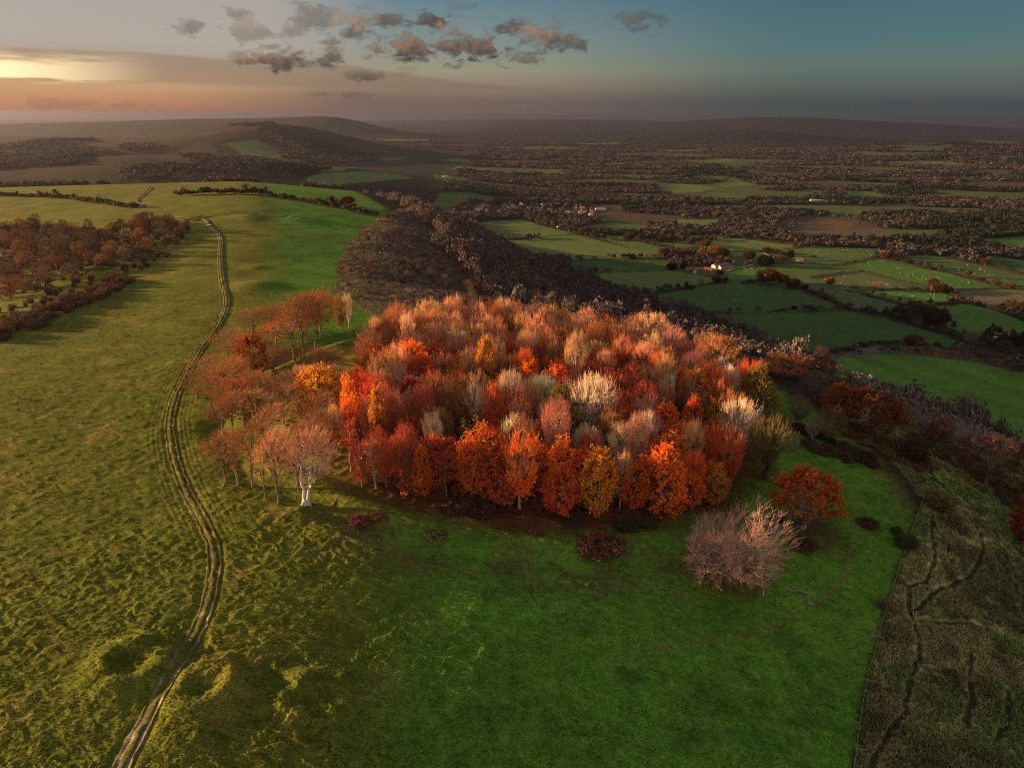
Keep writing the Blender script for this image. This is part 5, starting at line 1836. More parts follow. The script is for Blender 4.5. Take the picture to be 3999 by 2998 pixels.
def wire_fence(pts, gap, label, ph=1.15, pr=.06, mat=M_WOOD, lean=.06, sc=1.0):
    root = empty('wire_fence', (pts[0][0], pts[0][1], ground_z(*pts[0])))
    C = resample(pts, gap)[:100]
    Z = ground_zs(C[:, 0], C[:, 1])
    rng = random.Random(int(pts[0][0] * 10))
    o0 = np.array([pts[0][0], pts[0][1], ground_z(*pts[0])])
    tops = []
    for (x, y), z in zip(C, Z):
        tb = Tubes()
        dx, dy = rng.gauss(0, lean), rng.gauss(0, lean)
        p = np.array([[x, y, z - .25], [x + dx * .5, y + dy * .5, z + ph * .5], [x + dx, y + dy, z + ph * rng.uniform(.9, 1.08)]]) - o0
        tb.add(p, np.array([1, .95, .85]) * pr, 6)
        V, Q, _ = tb.arrays()
        link('post', mesh_np('post', V, Q, mats=(mat,)), root)
        tops.append(p)
    for hfrac in (.35, .65, .95):
        tb = Tubes()
        L = np.array([q[0] * (1 - hfrac) + q[2] * hfrac for q in tops])
        tb.add(L, np.full(len(L), .012 * sc), 3)
        V, Q, _ = tb.arrays()
        link('wire', mesh_np('wire', V, Q, mats=(M_WIRE,)), root)
    return tag(root, label, 'fence')


wire_fence(FENCE_R, 2.6, 'post and wire fence between the smooth green turf and the rough slope with sheep tracks', 1.15, .075)
wire_fence(GP([(92, 1390), (180, 1342), (261, 1290), (360, 1220), (450, 1165), (530, 1115), (600, 1060), (665, 1010), (700, 965)]), 4.5,
           'row of thin fence posts across the slope below the left-hand thicket', 1.2, .08, M_DARKW)
wire_fence(SCRUB_LINE[3:], 4.0, 'wire fence between the smooth green field and the scrubby slope', 1.2, .08, M_DARKW)
g = empty('field_gate')
for sx in (-1.6, 1.6):
    boxes('post', [((sx, 0, .65), (.18, .18, 1.6))], M_WOOD, g)
boxes('rails', [((0, 0, .25 + .22 * k), (3.0, .07, .10)) for k in range(5)], M_WOOD, g)
set_at(tag(g, 'pale wooden gate at the corner of the scrubby slope', 'gate'), 1322, 1126, 1.0, 0, 1.2)
b = empty('marker_post')
boxes('post', [((0, 0, .8), (.32, .32, 1.9))], M_WOOD, b)
boxes('cap', [((0, 0, 1.8), (.4, .4, .1))], M_WOOD, b)
set_at(tag(b, 'lone square wooden post on the crest of the far green field', 'post'), 1041, 790)
# low stone and chalk heaps beside the track's far end
for i, (px, py, lab) in enumerate([(543, 797, 'pale chalk heap where the far path leaves the track, left of two'), (551, 799, 'pale chalk heap where the far path leaves the track, right of two')]):
    bm = bmesh.new()
    bmesh.ops.create_icosphere(bm, subdivisions=3, radius=1.0)
    for v in bm.verts:
        v.co = Vector((v.co.x * 2.6, v.co.y * 1.8, max(-.3, v.co.z * 1.3))) * (1 + .25 * float(vnoise(v.co.x * 2.2 + i * 5, v.co.y * 2.2 + v.co.z, 300)))
    o = bm_obj('chalk_heap', bm, solid('broken chalk', (.60, .54, .46), scale=3))
    set_at(tag(o, lab, 'chalk heap'), px, py)
# chalk puddle
m, T, p = new_mat('milky puddle water')
p.inputs['Base Color'].default_value = (.42, .39, .34, 1)
p.inputs['Roughness'].default_value = .08
p.inputs['Specular IOR Level'].default_value = .6
for (px, py, a, b_, lab) in [(816, 883, 3.2, 1.5, 'milky puddle filling the track at its far bend'), (810, 875, 1.3, .8, 'small milky puddle just beyond the larger one on the track')]:
    x, y = G(px, py)
    n = 28
    V = [(0, 0, 0)] + [(a * math.cos(t) * (1 + .18 * math.sin(3 * t)), b_ * math.sin(t) * (1 + .15 * math.cos(2 * t)), 0) for t in np.linspace(0, 2 * math.pi, n, endpoint=False)]
    me = mesh_np('puddle', V, None, np.array([(0, 1 + k, 1 + (k + 1) % n) for k in range(n)]), mats=(m,))
    o = link('puddle', me, None, (x, y, ground_z(x, y) + .72), 1.9)
    tag(o, lab, 'puddle', kind='thing')


def make_walker():
    """one walker in a dark coat, mid-stride, skinned from a joint chain"""
    me = bpy.data.meshes.new('person')
    bm = bmesh.new()
    J = {'pel': (0, 0, .98, .15), 'sto': (0, .01, 1.18, .15), 'che': (0, .03, 1.38, .17), 'nec': (0, .04, 1.52, .06), 'hd0': (0, .05, 1.60, .085), 'hd1': (0, .06, 1.72, .09),
         'lh': (-.10, 0, .90, .10), 'lk': (-.10, .20, .52, .07), 'la': (-.10, .24, .10, .05), 'lt': (-.10, .42, .05, .04),
         'rh': (.10, 0, .90, .10), 'rk': (.10, -.06, .50, .07), 'ra': (.10, -.34, .16, .05), 'rt': (.10, -.22, .05, .04),
         'ls': (-.20, .03, 1.42, .075), 'le': (-.26, -.08, 1.14, .055), 'lw': (-.25, .02, .90, .04), 'rs': (.20, .03, 1.42, .075), 're': (.26, .02, 1.13, .055), 'rw': (.25, .20, .95, .04)}
    vs = {k: bm.verts.new(v[:3]) for k, v in J.items()}
    for a, b2 in [('pel', 'sto'), ('sto', 'che'), ('che', 'nec'), ('nec', 'hd0'), ('hd0', 'hd1'), ('pel', 'lh'), ('lh', 'lk'), ('lk', 'la'), ('la', 'lt'), ('pel', 'rh'), ('rh', 'rk'), ('rk', 'ra'), ('ra', 'rt'),
                  ('che', 'ls'), ('ls', 'le'), ('le', 'lw'), ('che', 'rs'), ('rs', 're'), ('re', 'rw')]:
        bm.edges.new((vs[a], vs[b2]))
    bm.to_mesh(me)
    bm.free()
    o = bpy.data.objects.new('tmp', me)
    COL.objects.link(o)
    o.modifiers.new('s', 'SKIN')
    for v, k in zip(me.skin_vertices[0].data, J):
        v.radius = (J[k][3],) * 2
    me.skin_vertices[0].data[0].use_root = True
    sb = o.modifiers.new('d', 'SUBSURF')
    sb.levels = sb.render_levels = 2
    res = bpy.data.meshes.new_from_object(o.evaluated_get(bpy.context.evaluated_depsgraph_get()))
    bpy.data.objects.remove(o)
    res.materials.clear()
    res.materials.append(M_CLOTH)
    res.materials.append(M_SKIN)
    for f in res.polygons:
        f.material_index = 1 if f.center.z > 1.55 and f.center.y > .04 else 0
        f.use_smooth = True
    res.name = 'person'
    return res


o = link('person', make_walker())
set_at(tag(o, 'walker in a dark coat on the thin path up the far brow', 'person'), 561, 755, -.4, 0, 1.15)

# ------------------------------------------------------------------ thickets, hedges, field trees, woods
def leafclump(rng, n, size, flat=1.0, up=0.0):
    """n leaf-spray quads on and inside a unit dome; (n,4,3)"""
    d = rng.normal(size=(n, 3))
    d /= np.linalg.norm(d, axis=1, keepdims=True)
    d[:, 2] = np.abs(d[:, 2]) * 1.15 - .15
    r = rng.uniform(.55, 1.05, (n, 1)) * (1 + .22 * np.sin(d[:, :1] * 5 + rng.uniform(0, 6)) * np.cos(d[:, 1:2] * 4))
    c = d * r
    nrm = d + rng.normal(size=(n, 3)) * .7
    nrm /= np.linalg.norm(nrm, axis=1, keepdims=True)
    u = np.cross(nrm, rng.normal(size=(n, 3)))
    u /= np.linalg.norm(u, axis=1, keepdims=True) + 1e-9
    w = np.cross(nrm, u)
    s = size * rng.uniform(.6, 1.35, (n, 1))
    q = np.stack([c - u * s, c - w * s * .7 + u * s * .2, c + u * s, c + w * s * .75 - u * s * .15], 1)
    return q


def scatter_mesh(name, xs, ys, rad, hgt, cols, protos, rng, z_off=0.0, mat=None):
    """many crowns in one mesh: every crown a random proto, turned, stretched and tinted"""
    zs = ground_zs(xs, ys)
    V, C = [], []
    pick = rng.integers(len(protos), size=len(xs))
    for k, pr in enumerate(protos):
        m = pick == k
        if not m.any():
            continue
        n = m.sum()
        a = rng.uniform(0, 6.28, n)
        ca, sa = np.cos(a), np.sin(a)
        Q = np.broadcast_to(pr[None], (n,) + pr.shape)
        X = (Q[..., 0] * ca[:, None, None] - Q[..., 1] * sa[:, None, None]) * rad[m][:, None, None] + xs[m][:, None, None]
        Y = (Q[..., 0] * sa[:, None, None] + Q[..., 1] * ca[:, None, None]) * rad[m][:, None, None] + ys[m][:, None, None]
        Z = (Q[..., 2] * .5 + .42) * hgt[m][:, None, None] + zs[m][:, None, None] + z_off
        V.append(np.stack([X, Y, Z], -1).reshape(-1, 3))
        cc = cols[m][:, None, None, :] * rng.uniform(.75, 1.25, (n, Q.shape[1], 1, 1))
        C.append(np.broadcast_to(cc, (n, Q.shape[1], 4, 3)).reshape(-1, 3))
    V = np.concatenate(V)
    C = np.concatenate(C)
    quads = np.arange(len(V)).reshape(-1, 4)
    return mesh_np(name, V, quads, mats=(mat or M_FAR,), color=C)


m, T, p = new_mat('distant foliage')
at_ = T.new('ShaderNodeAttribute', attribute_name='tint')
T.put(p.inputs['Base Color'], at_.outputs['Color'])
tr_ = T.new('ShaderNodeBsdfTranslucent')
T.put(tr_.inputs[0], at_.outputs['Color'])
mx_ = T.new('ShaderNodeMixShader')
mx_.inputs[0].default_value = .2
T.l.new(p.outputs[0], mx_.inputs[1])
T.l.new(tr_.outputs[0], mx_.inputs[2])
T.l.new(mx_.outputs[0], [q for q in m.node_tree.nodes if q.type == 'OUTPUT_MATERIAL'][0].inputs[0])
M_FAR = m

WOODCOLS = np.array([1.12, 1.25, 1.45]) * np.array([(.062, .042, .036), (.078, .050, .040), (.052, .040, .037), (.090, .054, .036), (.045, .040, .030), (.078, .066, .058), (.105, .062, .038)])
HEDGECOL = np.array([(.050, .042, .026), (.070, .052, .032), (.040, .042, .022), (.085, .055, .034)])


def hedge(pts, label, h=2.4, w=1.5, seed=0, px=True, gaps=.04, tall=.06):
    rng = np.random.default_rng(seed)
    P = GP(pts) if px else pts
    dist = np.hypot(*np.mean(P, axis=0))
    step = .9 if dist < 800 else 1.3
    C = resample(P, step)
    keep = rng.random(len(C)) > gaps
    C = C[keep] + rng.normal(size=(keep.sum(), 2)) * .35 * w
    n = len(C)
    env = .8 + .35 * vnoise(np.arange(n) / 9.0, np.full(n, seed * 3.3), 400)
    hg = h * env * rng.uniform(.75, 1.2, n) * np.where(rng.random(n) < tall, rng.uniform(1.4, 2.1, n), 1)
    rd = w * env * rng.uniform(.8, 1.25, n)
    cl = HEDGECOL[rng.integers(len(HEDGECOL), size=n)] * (1 + .2 * vnoise(np.arange(n) / 14.0, np.full(n, seed * 1.3), 401)[:, None])
    protos = [leafclump(rng, 26, .34) for _ in range(5)]
    me = scatter_mesh('hedge', C[:, 0], C[:, 1], rd, hg, cl, protos, rng)
    return tag(link('hedge', me), label, 'hedge')


HEDGES = [
    ([(1980, 936), (2110, 926), (2245, 914)], 'dark trimmed hedge between the two pale green fields below the village', 2.6, 1.8),
    ([(2050, 857), (2110, 880), (2245, 911), (2310, 925), (2400, 953), (2445, 967)], 'thin diagonal hedge beside the field of many sheep', 1.8, 1.2),
    ([(1850, 871), (1950, 862), (2050, 857)], 'low hedge along the village side of the far pale green field', 2.2, 1.5),
    ([(2080, 1014), (2240, 1016), (2430, 1008)], 'very thin broken hedge above the field left of the farm', 1.0, .8),
    ([(2430, 1006), (2455, 1004), (2500, 1001)], 'short dark row of bushes at the top of the field left of the farm', 4.5, 2.2),
    ([(2525, 999), (2560, 998), (2575, 1001)], 'clump of dark bushes right of the short dark row', 4.0, 2.2),
    ([(2560, 1150), (2640, 1136), (2700, 1125), (2790, 1110), (2855, 1103)], 'thick dark hedge rising to the farm from the wooded slope', 3.6, 2.2),
    ([(2900, 1110), (2960, 1100), (3030, 1098), (3080, 1106)], 'tall bushy hedge under the big brown tree right of the farm', 6.0, 3.2),
    ([(3070, 1112), (3140, 1132), (3220, 1165), (3310, 1205), (3325, 1214)], 'long dark hedge running down beside the field with the lone golden tree', 3.6, 2.2),
    ([(2995, 1220), (3050, 1215), (3110, 1207)], 'ragged bush row with a dark knob at its end below the sheep field', 3.6, 2.4),
    ([(3180, 1210), (3250, 1206), (3300, 1207)], 'second ragged bush row below the sheep field', 3.4, 2.2),
    ([(3312, 1212), (3420, 1223), (3530, 1257), (3600, 1281), (3700, 1305), (3780, 1342)], 'long hedge curving past the great oak to the right', 3.2, 2.0),
    ([(3440, 1226), (3480, 1218), (3560, 1213), (3640, 1217)], 'short thick hedge just left of the great oak', 3.6, 2.2),
    ([(3305, 1137), (3350, 1146), (3420, 1166), (3500, 1186), (3562, 1198)], 'hedge along the lower left of the small bright field', 3.0, 2.0),
    ([(3350, 1135), (3450, 1133), (3540, 1131), (3620, 1126)], 'dark hedge along the top of the small bright field', 3.0, 1.8),
    ([(3374, 1060), (3430, 1073), (3520, 1096), (3615, 1117)], 'thin straight hedge between the dull field and the bright long field', 1.7, 1.1),
    ([(3163, 1088), (3230, 1075), (3300, 1066), (3370, 1059)], 'hedge along the top of the dull green field', 2.8, 1.8),
    ([(3240, 1038), (3290, 1032), (3400, 1010), (3440, 1003)], 'hedge below the field behind the thatched cottage', 2.8, 1.8),
    ([(3440, 1003), (3570, 1033), (3640, 1050), (3730, 1075), (3850, 1105), (3915, 1121)], 'long hedge dotted with round trees across the upper right pastures', 2.8, 1.9),
    ([(3700, 1132), (3850, 1129), (3999, 1124), (4100, 1122)], 'straight dark hedge reaching the right edge of the pastures', 2.4, 1.6),
    ([(3050, 972), (3110, 968), (3160, 959), (3300, 966), (3465, 970)], 'straight hedge under the wooded edge behind the cottage field', 2.6, 1.7),
    ([(3520, 996), (3640, 992), (3790, 1021), (3870, 1034), (3999, 1070), (4080, 1090)], 'hedge along the dark pines down to the right edge', 3.0, 2.2),
    ([(3222, 1386), (3300, 1372), (3380, 1350), (3450, 1344), (3530, 1345)], 'thick bushy hedge above the brightest field', 5.0, 3.0),
    ([(3530, 1346), (3640, 1351), (3720, 1372), (3830, 1388), (3920, 1396)], 'overgrown hedge behind the strip of standing maize', 4.6, 2.6),
    ([(3690, 1126), (3720, 1150), (3780, 1180), (3850, 1197), (3920, 1217), (3999, 1252), (4080, 1290)], 'hedge above the bright field at the far right, with dark trees at its end', 4.0, 2.4),
    ([(3660, 1190), (3700, 1183), (3785, 1180)], 'short dark hedge closing the bottom of the small bright field', 4.0, 2.4),
    ([(2600, 880), (2680, 903), (2780, 921), (2900, 932), (3000, 946), (3100, 957)], 'long dark lane hedge in front of the quarry woods', 4.0, 2.4),
    ([(2766, 938), (2830, 931), (2885, 925)], 'short hedge in the pale fields beyond the farm', 2.4, 1.6),
    ([(2380, 893), (2480, 894), (2600, 887)], 'dark hedge below the small fields right of the village', 3.0, 2.0),
    ([(2855, 984), (2920, 981), (3000, 985)], 'hedge behind the farm paddock', 3.6, 2.2),
    ([(2300, 912), (2370, 915), (2430, 917)], 'row of dark bushes above the field of many sheep', 5.0, 3.0),
    ([(2500, 945), (2560, 960), (2600, 965)], 'tall bush row left of the orange farm tree', 6.0, 3.0),
    ([(3845, 1400), (3920, 1405), (4020, 1432)], 'low hedge right of the maize strip', 2.6, 1.8),
    ([(2690, 1066), (2740, 1074), (2790, 1083)], 'garden hedge in front of the white gabled farmhouse', 1.6, 1.1),
    ([(2995, 1030), (3080, 1030), (3140, 1031)], 'dark hedge in front of the thatched cottage', 3.4, 2.2),
    # on the down
    ([(-40, 765), (80, 768), (200, 772), (300, 782), (400, 796), (480, 808), (530, 812)], 'dark hedgerow running along the upper left field to the track', 4.4, 3.2),
    ([(690, 766), (760, 762), (860, 758), (960, 760), (1060, 768)], 'black tight thicket on the crest of the far green field', 6.5, 4.0),
    ([(1060, 770), (1160, 784), (1260, 802), (1360, 820), (1470, 848)], 'reddish thicket running down the far edge of the green field', 5.0, 4.0),
]
for i, (pts, lab, hh, ww) in enumerate(HEDGES):
    hedge(pts, lab, hh, ww, 30 + i)

# single trees on the plain
FT = [  # kind, px, base py, top py, width px, colour, label
    ('oak0', 2592, 1002, 968, 55, (.12, .065, .03), 'round brown tree at the left end of the farm yard'), ('oak1', 2662, 1000, 970, 50, (.15, .07, .045), 'mauve-brown tree behind the farm yard'),
    ('oak0', 2618, 946, 912, 45, (.15, .085, .03), 'rust-brown round tree left of a hedge gap beyond the farm'), ('oak1', 2580, 945, 918, 45, (.13, .09, .04), 'olive-brown tree beside the rust-brown one beyond the farm'),
    ('oak1', 2695, 956, 924, 42, (.11, .085, .04), 'dull green-brown round tree above the farm paddock'), ('oak0', 2752, 965, 935, 44, (.24, .11, .045), 'orange-brown tree above the yellow farm tree'),
    ('oak1', 2790, 1006, 955, 75, (.40, .25, .09), 'large pale yellow tree above the long grey barn'), ('oak0', 2745, 1005, 972, 50, (.28, .19, .10), 'hazy buff tree touching the left of the pale yellow farm tree'),
    ('oak0', 2828, 1003, 968, 40, (.14, .09, .05), 'brown tree right of the pale yellow farm tree'), ('oak1', 2922, 1018, 975, 58, (.10, .055, .025), 'dark brown spreading tree on the grass behind the barn'),
    ('conif', 2986, 1037, 994, 62, (.022, .028, .014), 'black-green round evergreen beside the farm lane'), ('oak1', 2995, 987, 960, 45, (.08, .055, .03), 'dark round tree at the top of the lane'),
    ('oak0', 3028, 990, 966, 36, (.14, .09, .045), 'brown tree at the top of the lane, left of paler ones'), ('oak1', 3055, 1000, 975, 36, (.15, .10, .06), 'pale brown tree left of the thatched cottage'),
    ('conif', 3085, 1012, 972, 26, (.03, .035, .02), 'dark pointed evergreen left of the thatched cottage'), ('oak0', 3048, 1026, 992, 48, (.12, .095, .08), 'grey-brown tree where the lane meets the cottage hedge'),
    ('conif', 2625, 1052, 1024, 42, (.022, .025, .016), 'dark evergreen at the left corner of the farm'), ('conif', 2668, 1052, 1018, 30, (.024, .026, .018), 'dark narrow evergreen beside the farm, right of the corner one'),
    ('oak0', 2810, 1074, 1050, 44, (.11, .075, .035), 'round brown tree in front of the long grey barn'), ('oak1', 2798, 1106, 1076, 40, (.085, .05, .03), 'dark tree at the hedge end below the farm'),
    ('oak0', 2830, 1104, 1080, 34, (.10, .055, .03), 'small dark tree right of the hedge-end tree below the farm'), ('oak0', 2714, 1020, 1000, 34, (.26, .12, .08), 'russet bush-like tree in the middle of the farm yard'),
    ('oak0', 2992, 1110, 1045, 90, (.14, .075, .03), 'large brown-gold tree on the hedge right of the farm'), ('oak1', 3052, 1105, 1065, 55, (.20, .11, .045), 'golden brown tree right of the large one on the farm hedge'),
    ('oak1', 3095, 1128, 1082, 60, (.13, .08, .045), 'brown tree drooping over the hedge end right of the golden brown one'), ('oak0', 3237, 1116, 1076, 40, (.36, .20, .04), 'lone golden tree in the dull green field'),
    ('oak1', 3145, 1130, 1104, 36, (.12, .07, .045), 'small mauve-brown tree on the hedge left of the lone golden tree'), ('oak0', 3460, 1014, 978, 50, (.15, .06, .035), 'chestnut-coloured round tree at the head of the tree row'),
    ('oak1', 3495, 1018, 990, 44, (.15, .065, .035), 'second chestnut tree of the row above the bright long field'), ('oak0', 3550, 1030, 1005, 44, (.11, .07, .035), 'dark brown tree at the lower end of the chestnut row'),
    ('oak1', 3634, 1052, 1030, 26, (.12, .08, .04), 'small round brown tree alone on the pasture hedge'), ('oak0', 3776, 1080, 1046, 38, (.26, .18, .06), 'pale gold tree on the long pasture hedge'),
    ('oak1', 3828, 1098, 1074, 34, (.07, .06, .03), 'dark tree right of the pale gold one on the pasture hedge'), ('oak0', 3882, 1112, 1082, 40, (.24, .18, .10), 'buff tree near the end of the pasture hedge'),
    ('oak1', 3942, 1126, 1092, 50, (.28, .20, .13), 'pale buff spreading tree at the end of the pasture hedge'), ('oak0', 3640, 1128, 1080, 50, (.18, .11, .035), 'bronze tree of a pair where four hedges meet'),
    ('oak1', 3672, 1140, 1098, 60, (.10, .075, .04), 'darker tree of the pair where four hedges meet'), ('oak0', 3846, 1034, 1002, 42, (.15, .09, .035), 'bronze tree on the dark hedge at the upper right'),
    ('oak0', 3640, 1278, 1202, 112, (.075, .045, .020), 'great dark oak standing in the hedge at the right'), ('oak1', 3562, 1347, 1300, 74, (.16, .075, .035), 'russet tree on the hedge above the maize'),
    ('oak0', 3598, 1350, 1322, 44, (.24, .17, .10), 'pale buff bush-tree right of the russet one above the maize'), ('bare0', 3795, 1345, 1278, 70, (.30, .24, .15), 'pale wispy willow left of the buff cottage'),
    ('oak1', 3980, 1215, 1170, 70, (.16, .10, .03), 'bronze tree at the right edge above the bright field'), ('oak0', 3925, 1215, 1185, 50, (.07, .055, .028), 'dark tree left of the bronze one at the right edge'),
    ('oak1', 3995, 1365, 1292, 90, (.035, .03, .018), 'black tree at the right edge beside the buff cottage'), ('oak0', 3372, 1352, 1330, 40, (.13, .10, .035), 'olive round bush-tree on the hedge above the brightest field'),
    ('conif', 3100, 1207, 1188, 22, (.025, .028, .016), 'dark knob-like tree at the end of the ragged bush row'), ('oak0', 3560, 1195, 1168, 38, (.10, .07, .035), 'brown tree on the hedge corner of the small bright field'),
    ('oak1', 3620, 1205, 1178, 60, (.26, .18, .11), 'pale spreading tree above the great dark oak'), ('bare1', 3340, 1122, 1104, 50, (.30, .24, .17), 'pale wispy tree in the dull green field, left of two'),
    ('bare2', 3430, 1128, 1092, 70, (.34, .26, .17), 'pale wispy tree in the dull green field, right of two'), ('oak1', 2275, 916, 890, 40, (.14, .09, .06), 'mauve-brown round tree left of the tall bushes near the village'),
    ('oak0', 2350, 912, 888, 34, (.15, .10, .06), 'brown tree on the bush row above the field of many sheep'), ('oak1', 2455, 940, 905, 44, (.14, .09, .055), 'brown tree above the tall bush row'),
    ('oak0', 1645, 832, 798, 26, (.045, .035, .022), 'dark upright tree alone at the far left village field'), ('oak1', 1810, 812, 786, 32, (.20, .15, .07), 'pale olive tree at the left end of the village'),
    ('oak0', 1360, 800, 772, 58, (.17, .055, .025), 'red-brown round tree at the far corner of the green field'), ('bare0', 2735, 1115, 1085, 40, (.20, .16, .12), 'thin grey tree in the pale field below the farm'),
    ('oak1', 2470, 1012, 994, 30, (.04, .04, .02), 'dark bushy tree at the end of the short dark row'), ('oak0', 3175, 1005, 990, 26, (.17, .12, .07), 'pale bush-tree right of the cottage outbuilding'),
]
fr = random.Random(31)
for (k, px, by, ty, wpx, colr, lab) in FT:
    x, y = G(px, by)
    z = ground_z(x, y)
    h = min(top_height(x, y, z, ty), 24)
    _, _, f = project(x, y, z + h / 2)
    plant(k, x, y, h, wpx * f / FPX, tuple(.62 * q for q in colr), lab, 'tree', None, 'evergreen_tree' if k == 'conif' else 'broadleaf_tree', None, fr)


def fill_px(poly, spacing, n_max, rng, pad=0, maxtry=20000):
    """even random points on the ground inside an outline"""
    gp = GP(poly)
    xs, ys = [p[0] for p in gp], [p[1] for p in gp]
    P = []
    X = np.array([rng.uniform(min(xs), max(xs)) for _ in range(maxtry)])
    Y = np.array([rng.uniform(min(ys), max(ys)) for _ in range(maxtry)])
    ok = in_poly(X, Y, gp)
    for x, y in zip(X[ok], Y[ok]):
        s = spacing(x, y) if callable(spacing) else spacing
        if all((x - a) ** 2 + (y - b) ** 2 > s * s for a, b in P):
            P.append((float(x), float(y)))
            if len(P) >= n_max:
                break
    return P


# the thicket in the combe, left
lr = random.Random(41)
LW = fill_px([(-60, 905), (120, 885), (300, 905), (420, 905), (560, 862), (640, 862), (752, 905), (700, 960), (560, 1020), (330, 1085), (180, 1130), (60, 1170), (-60, 1200)], 6.2, 120, lr)
for i, (x, y) in enumerate(LW):
    c = lr.choice([(.13, .075, .045), (.17, .085, .045), (.10, .07, .055), (.21, .11, .05), (.15, .11, .085), (.075, .05, .035)])
    if lr.random() < .55:
        plant('bare%d' % lr.randrange(3), x, y, lr.uniform(6.5, 10), lr.uniform(8, 11.5), c, 'brown bare-twigged tree in the packed thicket on the left slope', 'tree', 'trees of the left thicket', 'thicket_tree', None, lr, .3)
    else:
        plant('rus%d' % lr.randrange(4), x, y, lr.uniform(5.5, 9), lr.uniform(7.5, 11), c, 'russet twiggy tree in the packed thicket on the left slope', 'tree', 'russet trees of the left thicket', 'thicket_tree', None, lr, .3)
for (px, py, h, c, lab) in [(580, 900, 13, (.11, .06, .035), 'tallest dark tree at the upper end of the left thicket'), (350, 905, 9, (.14, .085, .05), 'round wispy tree on the upper edge of the left thicket'),
                            (140, 880, 9, (.16, .08, .04), 'russet tree on the upper edge of the left thicket, near the frame edge'), (700, 940, 7, (.03, .022, .018), 'blackish tree at the tip of the left thicket')]:
    x, y = G(px, py)
    plant('bare1', x, y, h, h * .95, c, lab, 'tree', None, 'thicket_tree', None, lr)
LB = fill_px([(-40, 1345), (140, 1290), (300, 1208), (420, 1160), (525, 1105), (500, 1085), (400, 1118), (240, 1190), (90, 1250), (-40, 1300)], 2.9, 60, lr)
for x, y in LB:
    plant_bush('bush%d' % lr.randrange(3), x, y, lr.uniform(1.8, 5.2), lr.uniform(3.2, 6.6), lr.choice([(.10, .06, .04), (.075, .045, .032), (.13, .075, .045), (.12, .09, .08)]),
               'brown thorn bush in the long dark bank below the left thicket', 'bush', 'bushes of the bank below the thicket', 'thorn_bush', lr)
LS = fill_px([(-40, 1235), (120, 1180), (300, 1105), (480, 1060), (640, 985), (660, 1000), (540, 1060), (420, 1105), (240, 1170), (90, 1235), (-40, 1280)], 5.5, 55, lr)
for x, y in LS:
    plant_bush(lr.choice(['bush0', 'bush1', 'gorse']), x, y, lr.uniform(1.2, 3.4), lr.uniform(2.0, 4.2), lr.choice([(.12, .07, .045), (.15, .09, .05), (.09, .065, .03)]),
               'scattered brown bush on the dry grass between thicket and bank', 'bush', 'scattered bushes on the dry slope', 'thorn_bush', lr)

# scrub on the steep slope behind the wood
qr = random.Random(43)
SC = fill_px([(1330, 1150), (1325, 1060), (1360, 965), (1440, 905), (1560, 880), (1700, 905), (1900, 990), (2100, 1090), (2300, 1170), (2200, 1225), (1900, 1215), (1600, 1210), (1430, 1200)],
             lambda x, y: 3.2 if x > -60 else 4.2, 230, qr, maxtry=30000)
for x, y in SC:
    e = max(0, min(1, (x + 95) / 70))
    if qr.random() < .22 + .3 * e:
        plant('bare%d' % qr.randrange(3), x, y, qr.uniform(3.5, 6 + 4 * e), qr.uniform(3.5, 5.5 + 2 * e), qr.choice([(.10, .07, .055), (.14, .085, .055), (.12, .10, .085)]),
              'small bare tree in the scrub on the steep slope behind the wood', 'tree', 'small trees of the scrub slope', 'bare_tree', None, qr, .2)
    else:
        plant_bush(qr.choice(['bush0', 'bush1', 'bush2', 'gorse']), x, y, qr.uniform(.9, 2.6 + e), qr.uniform(1.8, 4.2), qr.choice([(.085, .055, .040), (.10, .070, .045), (.075, .06, .03), (.13, .085, .055), (.06, .04, .03)]),
                   'low dark scrub bush on the steep slope behind the wood', 'bush', 'scrub bushes behind the wood', 'scrub_bush', qr)

# hanging woods down the slope: nearest trees one by one
HW = fill_px([(1500, 862), (1700, 880), (1900, 945), (2120, 1030), (2330, 1110), (2560, 1175), (2800, 1255), (3080, 1370), (3320, 1500), (3420, 1600), (3300, 1590), (3120, 1480), (2900, 1380), (2640, 1290), (2480, 1225), (2300, 1200),
              (2150, 1110), (1900, 1000), (1700, 915), (1520, 885)], lambda x, y: 5.6 + .006 * y, 175, qr, maxtry=40000)
for x, y in HW:
    k = qr.choice(['bare0', 'bare1', 'bare2', 'rus0', 'rus1'])
    c = qr.choice([(.105, .076, .072), (.12, .082, .068), (.085, .064, .055), (.115, .092, .085), (.14, .07, .046), (.07, .054, .048)])
    plant(k, x, y, qr.uniform(8, 12.5), qr.uniform(6.5, 9.5), c, 'grey-brown bare tree of the wood hanging on the steep slope behind the ring', 'tree', 'trees of the hanging wood', 'bare_tree', None, qr, .3)

